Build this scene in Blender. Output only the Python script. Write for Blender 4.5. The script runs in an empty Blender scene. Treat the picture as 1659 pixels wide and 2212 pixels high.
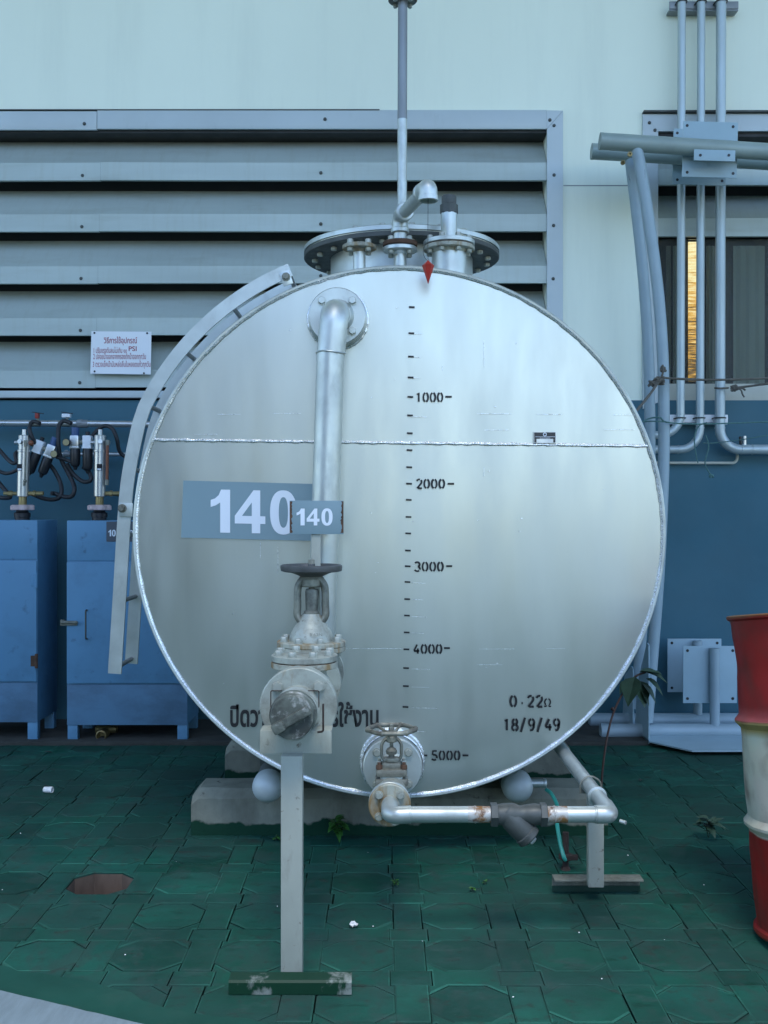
import bpy, bmesh, math, random
from mathutils import Vector, Matrix, noise as mnoise
R = math.radians
rnd = random.Random(7)
sc = bpy.context.scene
col = sc.collection

# ------------------------------------------------------------------ camera, sky, sun, exposure
H = 1.30                                   # eye height
cd = bpy.data.cameras.new('camera'); cam = bpy.data.objects.new('camera', cd); col.objects.link(cam)
cam.location = (0, 0, H); cam.rotation_euler = (R(90), 0, 0)
cd.sensor_fit = 'VERTICAL'; cd.sensor_height = 36.0; cd.lens = 36.0*2304/2212
cd.clip_end = 400; sc.camera = cam
SUN_EL, SUN_AZ = 64, 176                   # behind the camera, a little to its left
w = bpy.data.worlds.new('World'); sc.world = w; w.use_nodes = True
wn = w.node_tree.nodes; wl = w.node_tree.links
sky = wn.new('ShaderNodeTexSky'); sky.sky_type = 'NISHITA'; sky.sun_disc = False
sky.sun_elevation = R(SUN_EL); sky.sun_rotation = R(SUN_AZ); sky.air_density = 1.0; sky.dust_density = 0.5; sky.ozone_density = 4.0
wl.new(sky.outputs[0], wn['Background'].inputs[0]); wn['Background'].inputs[1].default_value = 0.15
sd = bpy.data.lights.new('sun', 'SUN'); sun = bpy.data.objects.new('sun', sd); col.objects.link(sun)
sd.energy = 0.9; sd.angle = R(22); sd.color = (1.0, 0.97, 0.92)
_a = R(SUN_AZ); _e = R(SUN_EL)
sdir = Vector((math.sin(_a)*math.cos(_e), math.cos(_a)*math.cos(_e), math.sin(_e)))
sun.rotation_euler = sdir.to_track_quat('Z', 'Y').to_euler(); sun.location = sdir*30
vs = sc.view_settings
vs.view_transform = 'Standard'; vs.look = 'None'; vs.gamma = 1; vs.use_curve_mapping = False; vs.exposure = 1.5
sc.cycles.max_bounces = 8
try:
    sc.cycles.use_denoising = True
except Exception: pass

# ------------------------------------------------------------------ helpers
def P(x, y, d):
    """photo point (1659 x 2212 sheet) at a true distance d -> world point"""
    return Vector(((x-829.5)/2304*d, d, H-(y-1106)/2304*d))

ORG = {}
def tag(o, label=None, cat=None, group=None, kind=None):
    if label: o['label'] = label
    if cat: o['category'] = cat
    if group: o['group'] = group
    if kind: o['kind'] = kind
    return o
def thing(name, loc, label, cat, group=None):
    o = bpy.data.objects.new(name, None); col.objects.link(o)
    o.empty_display_size = 0.1; o.location = loc; ORG[o] = Vector(loc)
    return tag(o, label, cat, group)

class MB:
    def __init__(s): s.bm = bmesh.new()
    def box(s, c, size, bev=0.0, rot=None):
        t = bmesh.new(); bmesh.ops.create_cube(t, size=1)
        for v in t.verts: v.co = Vector((v.co.x*size[0], v.co.y*size[1], v.co.z*size[2]))
        if bev > 0: bmesh.ops.bevel(t, geom=list(t.edges), offset=bev, segments=2, affect='EDGES', profile=0.6)
        m = Matrix.Translation(Vector(c))
        if rot is not None: m = m @ rot.to_4x4()
        bmesh.ops.transform(t, matrix=m, verts=t.verts); s.add(t); return s
    def add(s, t):
        me = bpy.data.meshes.new('tmp'); t.to_mesh(me); t.free(); s.bm.from_mesh(me); bpy.data.meshes.remove(me)
    def rings(s, rings, cap=True, closed=False):
        vs_ = [[s.bm.verts.new(p) for p in r] for r in rings]
        n = len(vs_[0]); m = len(vs_)
        for i in range(m if closed else m-1):
            a, b = vs_[i], vs_[(i+1) % m]
            for j in range(n):
                try: s.bm.faces.new((a[j], a[(j+1) % n], b[(j+1) % n], b[j]))
                except ValueError: pass
        if cap and not closed:
            for rg, fl in ((vs_[0], True), (vs_[-1], False)):
                try: s.bm.faces.new(list(reversed(rg)) if fl else rg)
                except ValueError: pass
        return s
    def lathe(s, base, axis, prof, seg=32, cap=True, ref=None):
        """prof: [(distance along axis, radius), ...]"""
        ax = Vector(axis).normalized()
        u = Vector(ref) if ref else (Vector((0, 0, 1)) if abs(ax.z) < 0.9 else Vector((1, 0, 0)))
        u = (u-ax*u.dot(ax)).normalized(); v = ax.cross(u)
        rr = []
        for h, r in prof:
            r = max(r, 1e-5)
            rr.append([Vector(base)+ax*h+(u*math.cos(2*math.pi*k/seg)+v*math.sin(2*math.pi*k/seg))*r for k in range(seg)])
        return s.rings(rr, cap)
    def cyl(s, a, b, r, r2=None, seg=24, bev=0.0):
        a = Vector(a); b = Vector(b); L = (b-a).length; r2 = r if r2 is None else r2
        pr = [(0, r), (L, r2)] if bev <= 0 else [(0, r-bev), (bev, r), (L-bev, r2), (L, r2-bev)]
        return s.lathe(a, b-a, pr, seg)
    def hexa(s, c, axis, r, h):
        return s.lathe(c, axis, [(0, r), (h*0.8, r), (h, r*0.86)], 6)
    def sphere(s, c, r, sc_=(1, 1, 1), seg=24):
        t = bmesh.new(); bmesh.ops.create_uvsphere(t, u_segments=seg, v_segments=seg//2, radius=r)
        for v in t.verts: v.co = Vector((v.co.x*sc_[0], v.co.y*sc_[1], v.co.z*sc_[2]))+Vector(c)
        s.add(t); return s
    def tube(s, pts, r, seg=16, fr=0.0, fseg=8, smooth=0, jitter=0.0, closed=False, cap=True):
        pts = [Vector(p) for p in pts]
        if fr > 0: pts = fillet(pts, fr, fseg)
        if smooth: pts = catmull(pts, smooth, closed)
        n = len(pts); rr = []
        tn = []
        for i in range(n):
            if closed: t = pts[(i+1) % n]-pts[i-1]
            else: t = pts[min(i+1, n-1)]-pts[max(i-1, 0)]
            tn.append(t.normalized())
        u = Vector((0, 0, 1)) if abs(tn[0].z) < 0.9 else Vector((1, 0, 0))
        for i in range(n):
            u = (u-tn[i]*u.dot(tn[i])).normalized(); v = tn[i].cross(u)
            q = r(i/(n-1)) if callable(r) else r
            if jitter: q *= 1+jitter*rnd.uniform(-1, 1)
            rr.append([pts[i]+(u*math.cos(2*math.pi*k/seg)+v*math.sin(2*math.pi*k/seg))*q for k in range(seg)])
        return s.rings(rr, cap, closed)
    def prism(s, poly, vec):
        """poly: list of 3D points (planar), extruded along vec"""
        a = [Vector(p) for p in poly]; return s.rings([a, [p+Vector(vec) for p in a]])
    def face(s, pts):
        s.bm.faces.new([s.bm.verts.new(p) for p in pts]); return s
    def build(s, name, mat, parent=None, org=None, ang=35, smooth=True, recalc=True):
        o_ = ORG[parent] if parent is not None else Vector(org if org is not None else (0, 0, 0))
        if recalc: bmesh.ops.recalc_face_normals(s.bm, faces=s.bm.faces)
        bmesh.ops.translate(s.bm, vec=-o_, verts=s.bm.verts)
        me = bpy.data.meshes.new(name); s.bm.to_mesh(me); s.bm.free()
        if smooth:
            for p in me.polygons: p.use_smooth = True
            me.set_sharp_from_angle(angle=R(ang))
        me.materials.append(mat)
        ob = bpy.data.objects.new(name, me); col.objects.link(ob)
        if parent is not None: ob.parent = parent
        else: ob.location = o_
        ORG[ob] = o_.copy()
        return ob

def fillet(pts, fr, n=8):
    out = [pts[0]]
    for i in range(1, len(pts)-1):
        a, b, c = pts[i-1], pts[i], pts[i+1]
        d1 = (a-b).normalized(); d2 = (c-b).normalized()
        ang = d1.angle(d2)
        if ang > 3.1: out.append(b); continue
        t = min(fr/math.tan(ang/2), (a-b).length*0.499, (c-b).length*0.499)
        r = t*math.tan(ang/2); ctr = b+(d1+d2).normalized()*(r/math.sin(ang/2))
        p1 = b+d1*t; p2 = b+d2*t; v1 = p1-ctr; v2 = p2-ctr; om = v1.angle(v2)
        for k in range(n+1):
            f = k/n
            out.append(ctr+(v1*math.sin((1-f)*om)+v2*math.sin(f*om))/math.sin(om))
    out.append(pts[-1]); return out
def catmull(pts, n, closed=False):
    out = []; m = len(pts)
    rng_ = range(m) if closed else range(m-1)
    for i in rng_:
        if closed: p0, p1, p2, p3 = pts[i-1], pts[i], pts[(i+1) % m], pts[(i+2) % m]
        else: p0, p1, p2, p3 = pts[max(i-1, 0)], pts[i], pts[i+1], pts[min(i+2, m-1)]
        for k in range(n):
            t = k/n
            out.append(0.5*((2*p1)+(p2-p0)*t+(2*p0-5*p1+4*p2-p3)*t*t+(3*p1-p0-3*p2+p3)*t**3))
    if not closed: out.append(pts[-1])
    return out

# ------------------------------------------------------------------ materials
def pm(name, c, rough=0.5, metal=0.0, var=0.12, scale=4.0, stretch=(1, 1, 1), bump=0.0, bscale=60.0, bdist=0.002,
       stains=(), rvar=0.1, lump=0.0, lscale=3.0, spec=0.5, attr=None, coat=0.0):
    m = bpy.data.materials.new(name); m.use_nodes = True
    N = m.node_tree.nodes; L = m.node_tree.links; b = N['Principled BSDF']
    tc = N.new('ShaderNodeTexCoord')
    def nz(sc_, st=(1, 1, 1), det=6, rg=0.6, off=0.0):
        mp = N.new('ShaderNodeMapping'); mp.inputs['Scale'].default_value = st; mp.inputs['Location'].default_value = (off, off*1.7, off*0.6)
        L.new(tc.outputs['Object'], mp.inputs[0])
        n = N.new('ShaderNodeTexNoise'); n.inputs['Scale'].default_value = sc_; n.inputs['Detail'].default_value = det; n.inputs['Roughness'].default_value = rg
        L.new(mp.outputs[0], n.inputs['Vector']); return n.outputs['Fac']
    def mix(fac, a, bcol, mode='MIX'):
        x = N.new('ShaderNodeMix'); x.data_type = 'RGBA'; x.blend_type = mode
        if isinstance(fac, float): x.inputs[0].default_value = fac
        else: L.new(fac, x.inputs[0])
        for i, q in ((6, a), (7, bcol)):
            if isinstance(q, tuple): x.inputs[i].default_value = (*q[:3], 1)
            else: L.new(q, x.inputs[i])
        return x.outputs[2]
    def mr(v, a, b_, c0, d0):
        q = N.new('ShaderNodeMapRange'); L.new(v, q.inputs[0])
        for i, z in enumerate((a, b_, c0, d0)): q.inputs[1+i].default_value = z
        return q.outputs[0]
    n1 = nz(scale, stretch)
    lo = tuple(x*(1-var) for x in c); hi = tuple(min(1, x*(1+var)) for x in c)
    cc = mix(mr(n1, 0.3, 0.7, 0, 1), lo, hi)
    if attr:
        at = N.new('ShaderNodeAttribute'); at.attribute_name = attr; cc = mix(1.0, cc, at.outputs['Color'], 'MULTIPLY')
    rr = mr(nz(scale*1.7, stretch, off=5), 0.3, 0.7, max(0.02, rough-rvar), min(1, rough+rvar)); mt = None
    for i, stn in enumerate(stains):
        sc_, st, t0, t1, amt, scol, srough, smetal = stn
        f = mr(nz(sc_, st, 8, 0.65, off=3.1*i+1.3), t0, t1, 0, amt)
        cc = mix(f, cc, scol)
        x = N.new('ShaderNodeMix'); L.new(f, x.inputs[0]); L.new(rr, x.inputs[2]); x.inputs[3].default_value = srough; rr = x.outputs[0]
        if metal > 0:
            y = N.new('ShaderNodeMix'); L.new(f, y.inputs[0]); y.inputs[3].default_value = smetal
            if mt is None: y.inputs[2].default_value = metal
            else: L.new(mt, y.inputs[2])
            mt = y.outputs[0]
    L.new(cc, b.inputs['Base Color']); L.new(rr, b.inputs['Roughness'])
    if mt is not None: L.new(mt, b.inputs['Metallic'])
    else: b.inputs['Metallic'].default_value = metal
    b.inputs['Specular IOR Level'].default_value = spec
    if coat: b.inputs['Coat Weight'].default_value = coat
    nrm = None
    if lump > 0:
        bp = N.new('ShaderNodeBump'); bp.inputs['Strength'].default_value = 1.0; bp.inputs['Distance'].default_value = lump
        L.new(nz(lscale, stretch, 2, 0.4, off=9), bp.inputs['Height']); nrm = bp.outputs[0]
    if bump > 0:
        bp = N.new('ShaderNodeBump'); bp.inputs['Strength'].default_value = bump; bp.inputs['Distance'].default_value = bdist
        L.new(nz(bscale, stretch, 4, 0.6, off=2), bp.inputs['Height'])
        if nrm is not None: L.new(nrm, bp.inputs['Normal'])
        nrm = bp.outputs[0]
    if nrm is not None: L.new(nrm, b.inputs['Normal'])
    return m

RUST = (0.13, 0.045, 0.016); DIRT = (0.045, 0.042, 0.036)
M = {}
M['wall'] = pm('painted_plaster', (0.84, 0.89, 0.75), 0.75, var=0.04, scale=0.7, stretch=(1, 1, 0.5), bump=0.15, bscale=90, lump=0.004, lscale=1.5,
   stains=[(2.2, (1.3, 1, 0.12), 0.50, 0.80, 0.26, (0.45, 0.50, 0.45), 0.8, 0), (14, (1, 1, 1), 0.72, 0.8, 0.25, (0.4, 0.42, 0.4), 0.8, 0)])
M['lower'] = pm('blue_grey_plaster', (0.032, 0.118, 0.160), 0.65, var=0.12, scale=1.2, bump=0.2, bscale=70, lump=0.004, lscale=1.7,
   stains=[(1.5, (1, 1, 0.3), 0.5, 0.8, 0.3, (0.03, 0.10, 0.14), 0.7, 0), (20, (1, 1, 1), 0.7, 0.78, 0.3, (0.10, 0.21, 0.27), 0.7, 0)])
M['louvre'] = pm('grey_sheet_metal', (0.43, 0.495, 0.465), 0.5, 0.15, var=0.10, scale=1.5, stretch=(0.4, 1, 3), bump=0.06, bscale=40, lump=0.006, lscale=1.3,
   stains=[(6, (5, 1, 0.5), 0.5, 0.8, 0.25, (0.30, 0.30, 0.22), 0.6, 0), (2, (0.7, 1, 4), 0.55, 0.75, 0.3, (0.22, 0.21, 0.15), 0.6, 0)])
M['frame'] = pm('grey_frame_paint', (0.47, 0.53, 0.54), 0.5, 0.1, var=0.06, scale=2, stains=[(5, (3, 1, 1), 0.6, 0.8, 0.3, (0.3, 0.34, 0.33), 0.6, 0)])
M['cream'] = pm('cream_paint', (0.50, 0.50, 0.42), 0.6, var=0.06, stains=[(5, (3, 1, 0.6), 0.55, 0.8, 0.35, (0.3, 0.31, 0.26), 0.6, 0)])
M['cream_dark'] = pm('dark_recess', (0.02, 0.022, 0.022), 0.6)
M['alu_face'] = pm('aluminium_paint', (0.535, 0.555, 0.505), 0.35, 0.93, var=0.05, scale=1.6, stretch=(2.2, 1, 0.5), bump=0.10, bscale=140, bdist=0.001, lump=0.0055, lscale=1.3, rvar=0.06,
   stains=[(2.6, (2.5, 1, 0.35), 0.5, 0.8, 0.22, (0.44, 0.47, 0.42), 0.42, 0.85), (60, (1, 1, 1), 0.75, 0.80, 0.2, (0.7, 0.72, 0.7), 0.3, 0.7)])
M['alu'] = pm('aluminium_paint_pipe', (0.52, 0.56, 0.53), 0.42, 0.65, var=0.12, scale=7, bump=0.08, bscale=120, bdist=0.001,
   stains=[(9, (1, 1, 0.5), 0.54, 0.74, 0.55, (0.28, 0.30, 0.27), 0.6, 0.4)])
M['alu_matt'] = pm('aluminium_paint_matt', (0.50, 0.54, 0.53), 0.5, 0.15, var=0.06, scale=7, bump=0.08, bscale=120, bdist=0.001)
M['shade_alu'] = pm('aluminium_paint_shade', (0.10, 0.11, 0.10), 0.65, 0.2, var=0.25, scale=7)  # darker tone stands in for the shade under the tank
M['alu_bead'] = pm('weld_bead_aluminium', (0.74, 0.76, 0.76), 0.28, 0.8, var=0.1, scale=30, bump=0.5, bscale=160, bdist=0.003)
M['grey_cast'] = pm('grey_cast_paint', (0.36, 0.39, 0.34), 0.5, 0.35, var=0.15, scale=9, bump=0.15, bscale=90, bdist=0.001,
   stains=[(11, (1, 1, 1), 0.46, 0.66, 0.8, (0.15, 0.15, 0.12), 0.7, 0.1), (16, (1, 1, 0.4), 0.58, 0.70, 0.7, (0.22, 0.155, 0.08), 0.8, 0), (45, (1, 1, 1), 0.62, 0.70, 0.7, (0.08, 0.075, 0.06), 0.8, 0)])
M['dirty_cast'] = pm('weathered_cast_metal', (0.24, 0.245, 0.20), 0.5, 0.4, var=0.2, scale=12, bump=0.2, bscale=90, bdist=0.001,
   stains=[(14, (1, 1, 1), 0.44, 0.62, 0.8, (0.085, 0.08, 0.062), 0.7, 0.1), (16, (1, 1, 1), 0.64, 0.75, 0.6, (0.17, 0.10, 0.05), 0.8, 0)])
M['wheel'] = pm('worn_dark_wheel', (0.075, 0.08, 0.08), 0.5, 0.35, var=0.25, scale=14, bump=0.2, bscale=80, bdist=0.001,
   stains=[(12, (1, 1, 1), 0.6, 0.72, 0.5, (0.16, 0.14, 0.12), 0.7, 0.1)])
M['cap'] = pm('scuffed_cap', (0.125, 0.14, 0.115), 0.55, 0.25, var=0.35, scale=16, bump=0.3, bscale=60, bdist=0.002,
   stains=[(13, (1, 1, 1), 0.46, 0.60, 0.85, (0.03, 0.032, 0.028), 0.6, 0.2), (24, (1, 1, 1), 0.58, 0.66, 0.6, (0.42, 0.42, 0.39), 0.5, 0.3)])
M['post'] = pm('post_paint', (0.335, 0.355, 0.30), 0.55, 0.15, var=0.14, scale=6, stretch=(1, 1, 0.5), bump=0.15, bscale=70,
   stains=[(9, (1, 1, 0.4), 0.50, 0.70, 0.75, (0.15, 0.145, 0.115), 0.7, 0), (30, (1, 1, 1), 0.62, 0.70, 0.8, (0.09, 0.06, 0.04), 0.8, 0)])
M['foot'] = pm('foot_angle_paint', (0.20, 0.225, 0.20), 0.6, 0.1, var=0.15, scale=6, spec=0.2,
   stains=[(4, (1, 1, 0.6), 0.40, 0.45, 1.0, (0.006, 0.035, 0.018), 0.5, 0)])
M['green_paint'] = pm('green_floor_paint', (0.007, 0.04, 0.024), 0.5, var=0.25, scale=8)
M['rusty'] = pm('rusty_zinc', (0.50, 0.49, 0.45), 0.5, 0.4, var=0.1, scale=10,
   stains=[(22, (1, 1, 1), 0.44, 0.58, 1.0, (0.24, 0.115, 0.035), 0.85, 0), (30, (1, 1, 1), 0.55, 0.66, 1.0, (0.10, 0.04, 0.016), 0.85, 0)])
M['rust'] = pm('rust', (0.085, 0.045, 0.026), 0.85, var=0.4, scale=18, bump=0.4, bscale=80)
M['rust_edge'] = pm('rust_stained_paint', (0.37, 0.385, 0.32), 0.55, 0.2, var=0.1, scale=8,
   stains=[(14, (1, 1, 0.25), 0.45, 0.58, 0.9, (0.23, 0.145, 0.05), 0.8, 0), (20, (1, 1, 1), 0.52, 0.66, 0.7, (0.12, 0.10, 0.07), 0.8, 0)])
M['bolt'] = pm('painted_bolt', (0.36, 0.38, 0.33), 0.45, 0.4, var=0.15, scale=20, stains=[(25, (1, 1, 1), 0.6, 0.72, 0.5, (0.22, 0.18, 0.13), 0.7, 0)])
M['iron'] = pm('dark_iron', (0.072, 0.080, 0.074), 0.55, 0.3, var=0.2, scale=14, bump=0.3, bscale=60, stains=[(18, (1, 1, 1), 0.6, 0.75, 0.5, (0.15, 0.14, 0.13), 0.7, 0)])
M['bob'] = pm('red_bob_paint', (0.42, 0.022, 0.012), 0.38, var=0.2, scale=20)
M['concrete'] = pm('weathered_concrete', (0.34, 0.33, 0.29), 0.9, var=0.15, scale=5, bump=0.5, bscale=50, bdist=0.004,
   stains=[(5, (1, 1, 0.5), 0.48, 0.7, 0.75, (0.10, 0.095, 0.075), 0.9, 0), (22, (1, 1, 1), 0.63, 0.7, 0.8, (0.05, 0.048, 0.04), 0.9, 0)])
M['dirt'] = pm('brown_earth', (0.04, 0.042, 0.036), 0.95, var=0.3, scale=10, bump=0.6, bscale=40)
M['brick_cut'] = pm('cut_concrete_brown', (0.10, 0.07, 0.05), 0.95, var=0.3, scale=14, stretch=(1, 1, 0.3), bump=0.6, bscale=40)
M['outer_ground'] = pm('green_grey_yard', (0.09, 0.13, 0.115), 0.8, var=0.2, scale=0.6)
M['cab'] = pm('cabinet_blue_paint', (0.105, 0.26, 0.41), 0.5, var=0.07, scale=2.5, bump=0.06, bscale=50, lump=0.004, lscale=2.5,
   stains=[(4, (1, 1, 1), 0.52, 0.74, 0.55, (0.065, 0.15, 0.235), 0.6, 0), (11, (1, 1, 1), 0.62, 0.72, 0.7, (0.045, 0.095, 0.15), 0.6, 0), (7, (2.5, 1, .25), 0.64, 0.74, 0.5, (0.17, 0.30, 0.40), 0.6, 0)])
M['cab_dirty'] = pm('cabinet_blue_paint_dirty', (0.10, 0.22, 0.34), 0.55, var=0.08, scale=2.5,
   stains=[(2.2, (0.9, 1, 1.6), 0.42, 0.62, 0.55, (0.045, 0.08, 0.12), 0.7, 0)])
M['steel'] = pm('brushed_steel', (0.55, 0.56, 0.55), 0.35, 0.8, var=0.08, scale=14, stretch=(1, 1, 0.2))
M['brass'] = pm('old_brass', (0.33, 0.26, 0.12), 0.45, 0.7, var=0.2, scale=16)
M['rubber'] = pm('black_rubber', (0.018, 0.019, 0.022), 0.55, var=0.25, scale=12)
M['black'] = pm('black_plastic', (0.012, 0.013, 0.016), 0.4, var=0.2)
M['knob'] = pm('pinkish_knob', (0.55, 0.42, 0.40), 0.6, var=0.15, scale=14, stains=[(11, (1, 1, 1), 0.6, 0.7, 0.8, (0.42, 0.06, 0.06), 0.6, 0)])
M['orange'] = pm('orange_tube', (0.22, 0.07, 0.03), 0.4, var=0.15)
M['gauge'] = pm('aged_gauge_dial', (0.34, 0.29, 0.15), 0.4, var=0.1)
M['bluecap'] = pm('blue_plastic', (0.03, 0.08, 0.2), 0.4)
M['redcap'] = pm('red_plastic', (0.3, 0.03, 0.02), 0.4)
M['white'] = pm('white_enamel', (0.78, 0.80, 0.82), 0.45, var=0.03, stains=[(40, (1, 1, 1), 0.74, 0.8, 0.5, (0.3, 0.25, 0.2), 0.7, 0)])
M['red_ink'] = pm('dark_red_ink', (0.33, 0.03, 0.06), 0.6, var=0.1)
M['black_ink'] = pm('black_stencil_paint', (0.012, 0.012, 0.013), 0.5, var=0.3, scale=40)
M['white_ink'] = pm('white_vinyl', (0.72, 0.77, 0.82), 0.4, var=0.02)
M['decal'] = pm('slate_vinyl', (0.19, 0.28, 0.31), 0.42, var=0.04, scale=3)
M['decal_dark'] = pm('dark_slate_vinyl', (0.07, 0.085, 0.105), 0.45, var=0.05)
M['plate_black'] = pm('black_nameplate', (0.015, 0.016, 0.02), 0.35, var=0.1)
M['pipe_blue'] = pm('blue_grey_pipe_paint', (0.30, 0.39, 0.43), 0.5, 0.1, var=0.07, scale=4,
   stains=[(16, (1, 1, 0.25), 0.68, 0.73, 0.8, (0.14, 0.16, 0.17), 0.7, 0)])
M['conduit'] = pm('conduit_paint', (0.42, 0.49, 0.50), 0.42, 0.35, var=0.08, scale=5, stretch=(1, 1, 0.3))
M['conduit_dark'] = pm('bare_galvanised', (0.24, 0.26, 0.27), 0.5, 0.4, var=0.2, scale=6, stretch=(1, 1, 0.3))
M['rail'] = pm('greenish_rail_paint', (0.29, 0.355, 0.33), 0.5, 0.1, var=0.12, scale=4, stains=[(6, (1, 1, 1), 0.55, 0.75, 0.4, (0.2, 0.23, 0.21), 0.6, 0)])
M['plate'] = pm('plate_paint', (0.32, 0.44, 0.49), 0.5, var=0.06, scale=4, stains=[(12, (1, 1, 1), 0.66, 0.74, 0.5, (0.2, 0.26, 0.3), 0.6, 0)])
M['rope'] = pm('old_rope', (0.12, 0.11, 0.09), 0.9, var=0.3, scale=60, bump=0.5, bscale=150)
M['rod'] = pm('dark_rusty_rod', (0.035, 0.022, 0.017), 0.8, var=0.4, scale=30, bump=0.4)
M['twine'] = pm('green_twine', (0.07, 0.16, 0.15), 0.8, var=0.2, scale=40)
M['hose_green'] = pm('green_hose', (0.03, 0.30, 0.24), 0.4, var=0.1)
M['leaf'] = pm('leaf_green', (0.035, 0.13, 0.02), 0.5, var=0.35, scale=18)
M['leaf_dark'] = pm('dark_leaf_green', (0.035, 0.075, 0.045), 0.5, var=0.35, scale=14)
M['stem'] = pm('brown_stem', (0.07, 0.035, 0.025), 0.7, var=0.2)
M['litter'] = pm('paper_litter', (0.72, 0.70, 0.68), 0.7, var=0.1, scale=30, stains=[(40, (1, 1, 1), 0.55, 0.62, 0.8, (0.5, 0.08, 0.08), 0.6, 0)])
M['white_litter'] = pm('white_litter', (0.78, 0.78, 0.76), 0.6, var=0.1)
M['kerb'] = pm('white_kerb_paint', (0.165, 0.215, 0.235), 0.75, var=0.12, scale=7, stretch=(6, 1, 1), bump=0.3, bscale=50)
M['screed'] = pm('green_painted_screed', (0.012, 0.062, 0.044), 0.6, var=0.2, scale=4,
   stains=[(5, (1, 1, 1), 0.5, 0.7, 0.6, (0.03, 0.078, 0.06), 0.8, 0), (14, (0.5, 1, 1), 0.62, 0.7, 0.6, (0.02, 0.055, 0.04), 0.6, 0), (4, (1, 3, 1), 0.60, 0.74, 0.6, (0.13, 0.13, 0.085), 0.9, 0)], spec=0.15)
M['paver'] = pm('green_painted_pavers', (0.0111, 0.0799, 0.0533), 0.6, var=0.3, scale=2.2, bump=0.25, bscale=60, bdist=0.002, attr='tint', rvar=0.15, spec=0.12,
   stains=[(3.2, (1, 1.6, 1), 0.47, 0.72, 0.75, (0.0266, 0.0829, 0.0681), 0.75, 0), (9, (1, 2.5, 1), 0.58, 0.68, 0.65, (0.0037, 0.0311, 0.0178), 0.42, 0),
           (1.1, (1, 1.5, 1), 0.44, 0.62, 0.75, (0.0170, 0.0480, 0.0390), 0.75, 0), (7, (1.6, 0.8, 1), 0.52, 0.62, 0.5, (0.030, 0.058, 0.049), 0.85, 0), (5.5, (1, 2.2, 1), 0.56, 0.72, 0.7, (0.0407, 0.0777, 0.0666), 0.85, 0), (17, (1, 1.3, 1), 0.57, 0.68, 0.65, (0.030, 0.038, 0.032), 0.9, 0), (45, (1, 1, 1), 0.68, 0.74, 0.5, (0.0666, 0.0999, 0.0873), 0.8, 0)])
def drum_mat():
    m = pm('drum_paint', (0.5, 0.5, 0.5), 0.5, var=0.0, spec=0.25)
    N = m.node_tree.nodes; L = m.node_tree.links; b = N['Principled BSDF']
    tc = N.new('ShaderNodeTexCoord'); sp = N.new('ShaderNodeSeparateXYZ'); L.new(tc.outputs['Object'], sp.inputs[0])
    ns = N.new('ShaderNodeTexNoise'); ns.inputs['Scale'].default_value = 7; ns.inputs['Detail'].default_value = 6; L.new(tc.outputs['Object'], ns.inputs['Vector'])
    ad = N.new('ShaderNodeMath'); ad.operation = 'MULTIPLY_ADD'; L.new(ns.outputs['Fac'], ad.inputs[0]); ad.inputs[1].default_value = 0.016; L.new(sp.outputs['Z'], ad.inputs[2])
    rp = N.new('ShaderNodeValToRGB'); L.new(ad.outputs[0], rp.inputs[0]); e = rp.color_ramp.elements
    RED = (0.29, 0.014, 0.011, 1); WH = (0.56, 0.55, 0.42, 1); YE = (0.36, 0.27, 0.09, 1); PK = (0.34, 0.07, 0.065, 1)
    e[0].position = 0; e[0].color = (0.15, 0.04, 0.02, 1); e[1].position = 0.03; e[1].color = RED
    for ps, c_ in ((0.305, RED), (0.312, WH), (0.60, WH), (0.622, YE), (0.646, YE), (0.652, PK), (0.70, RED), (0.965, RED), (0.975, (0.25, 0.14, 0.05, 1))):
        q = e.new(ps); q.color = c_
    n2 = N.new('ShaderNodeTexNoise'); n2.inputs['Scale'].default_value = 9; n2.inputs['Detail'].default_value = 8; L.new(tc.outputs['Object'], n2.inputs['Vector'])
    mr_ = N.new('ShaderNodeMapRange'); L.new(n2.outputs['Fac'], mr_.inputs[0]); mr_.inputs[1].default_value = 0.46; mr_.inputs[2].default_value = 0.68; mr_.inputs[4].default_value = 0.6
    mx = N.new('ShaderNodeMix'); mx.data_type = 'RGBA'; L.new(mr_.outputs[0], mx.inputs[0]); L.new(rp.outputs[0], mx.inputs[6]); mx.inputs[7].default_value = (0.11, 0.03, 0.02, 1)
    n3 = N.new('ShaderNodeMix'); n3.data_type = 'RGBA'; n3.blend_type = 'MULTIPLY'; n3.inputs[0].default_value = 0.5
    L.new(mx.outputs[2], n3.inputs[6]); L.new(ns.outputs['Color'], n3.inputs[7])
    n3.inputs[0].default_value = 0.25
    L.new(n3.outputs[2], b.inputs['Base Color']); return m
M['drum'] = drum_mat()
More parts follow.
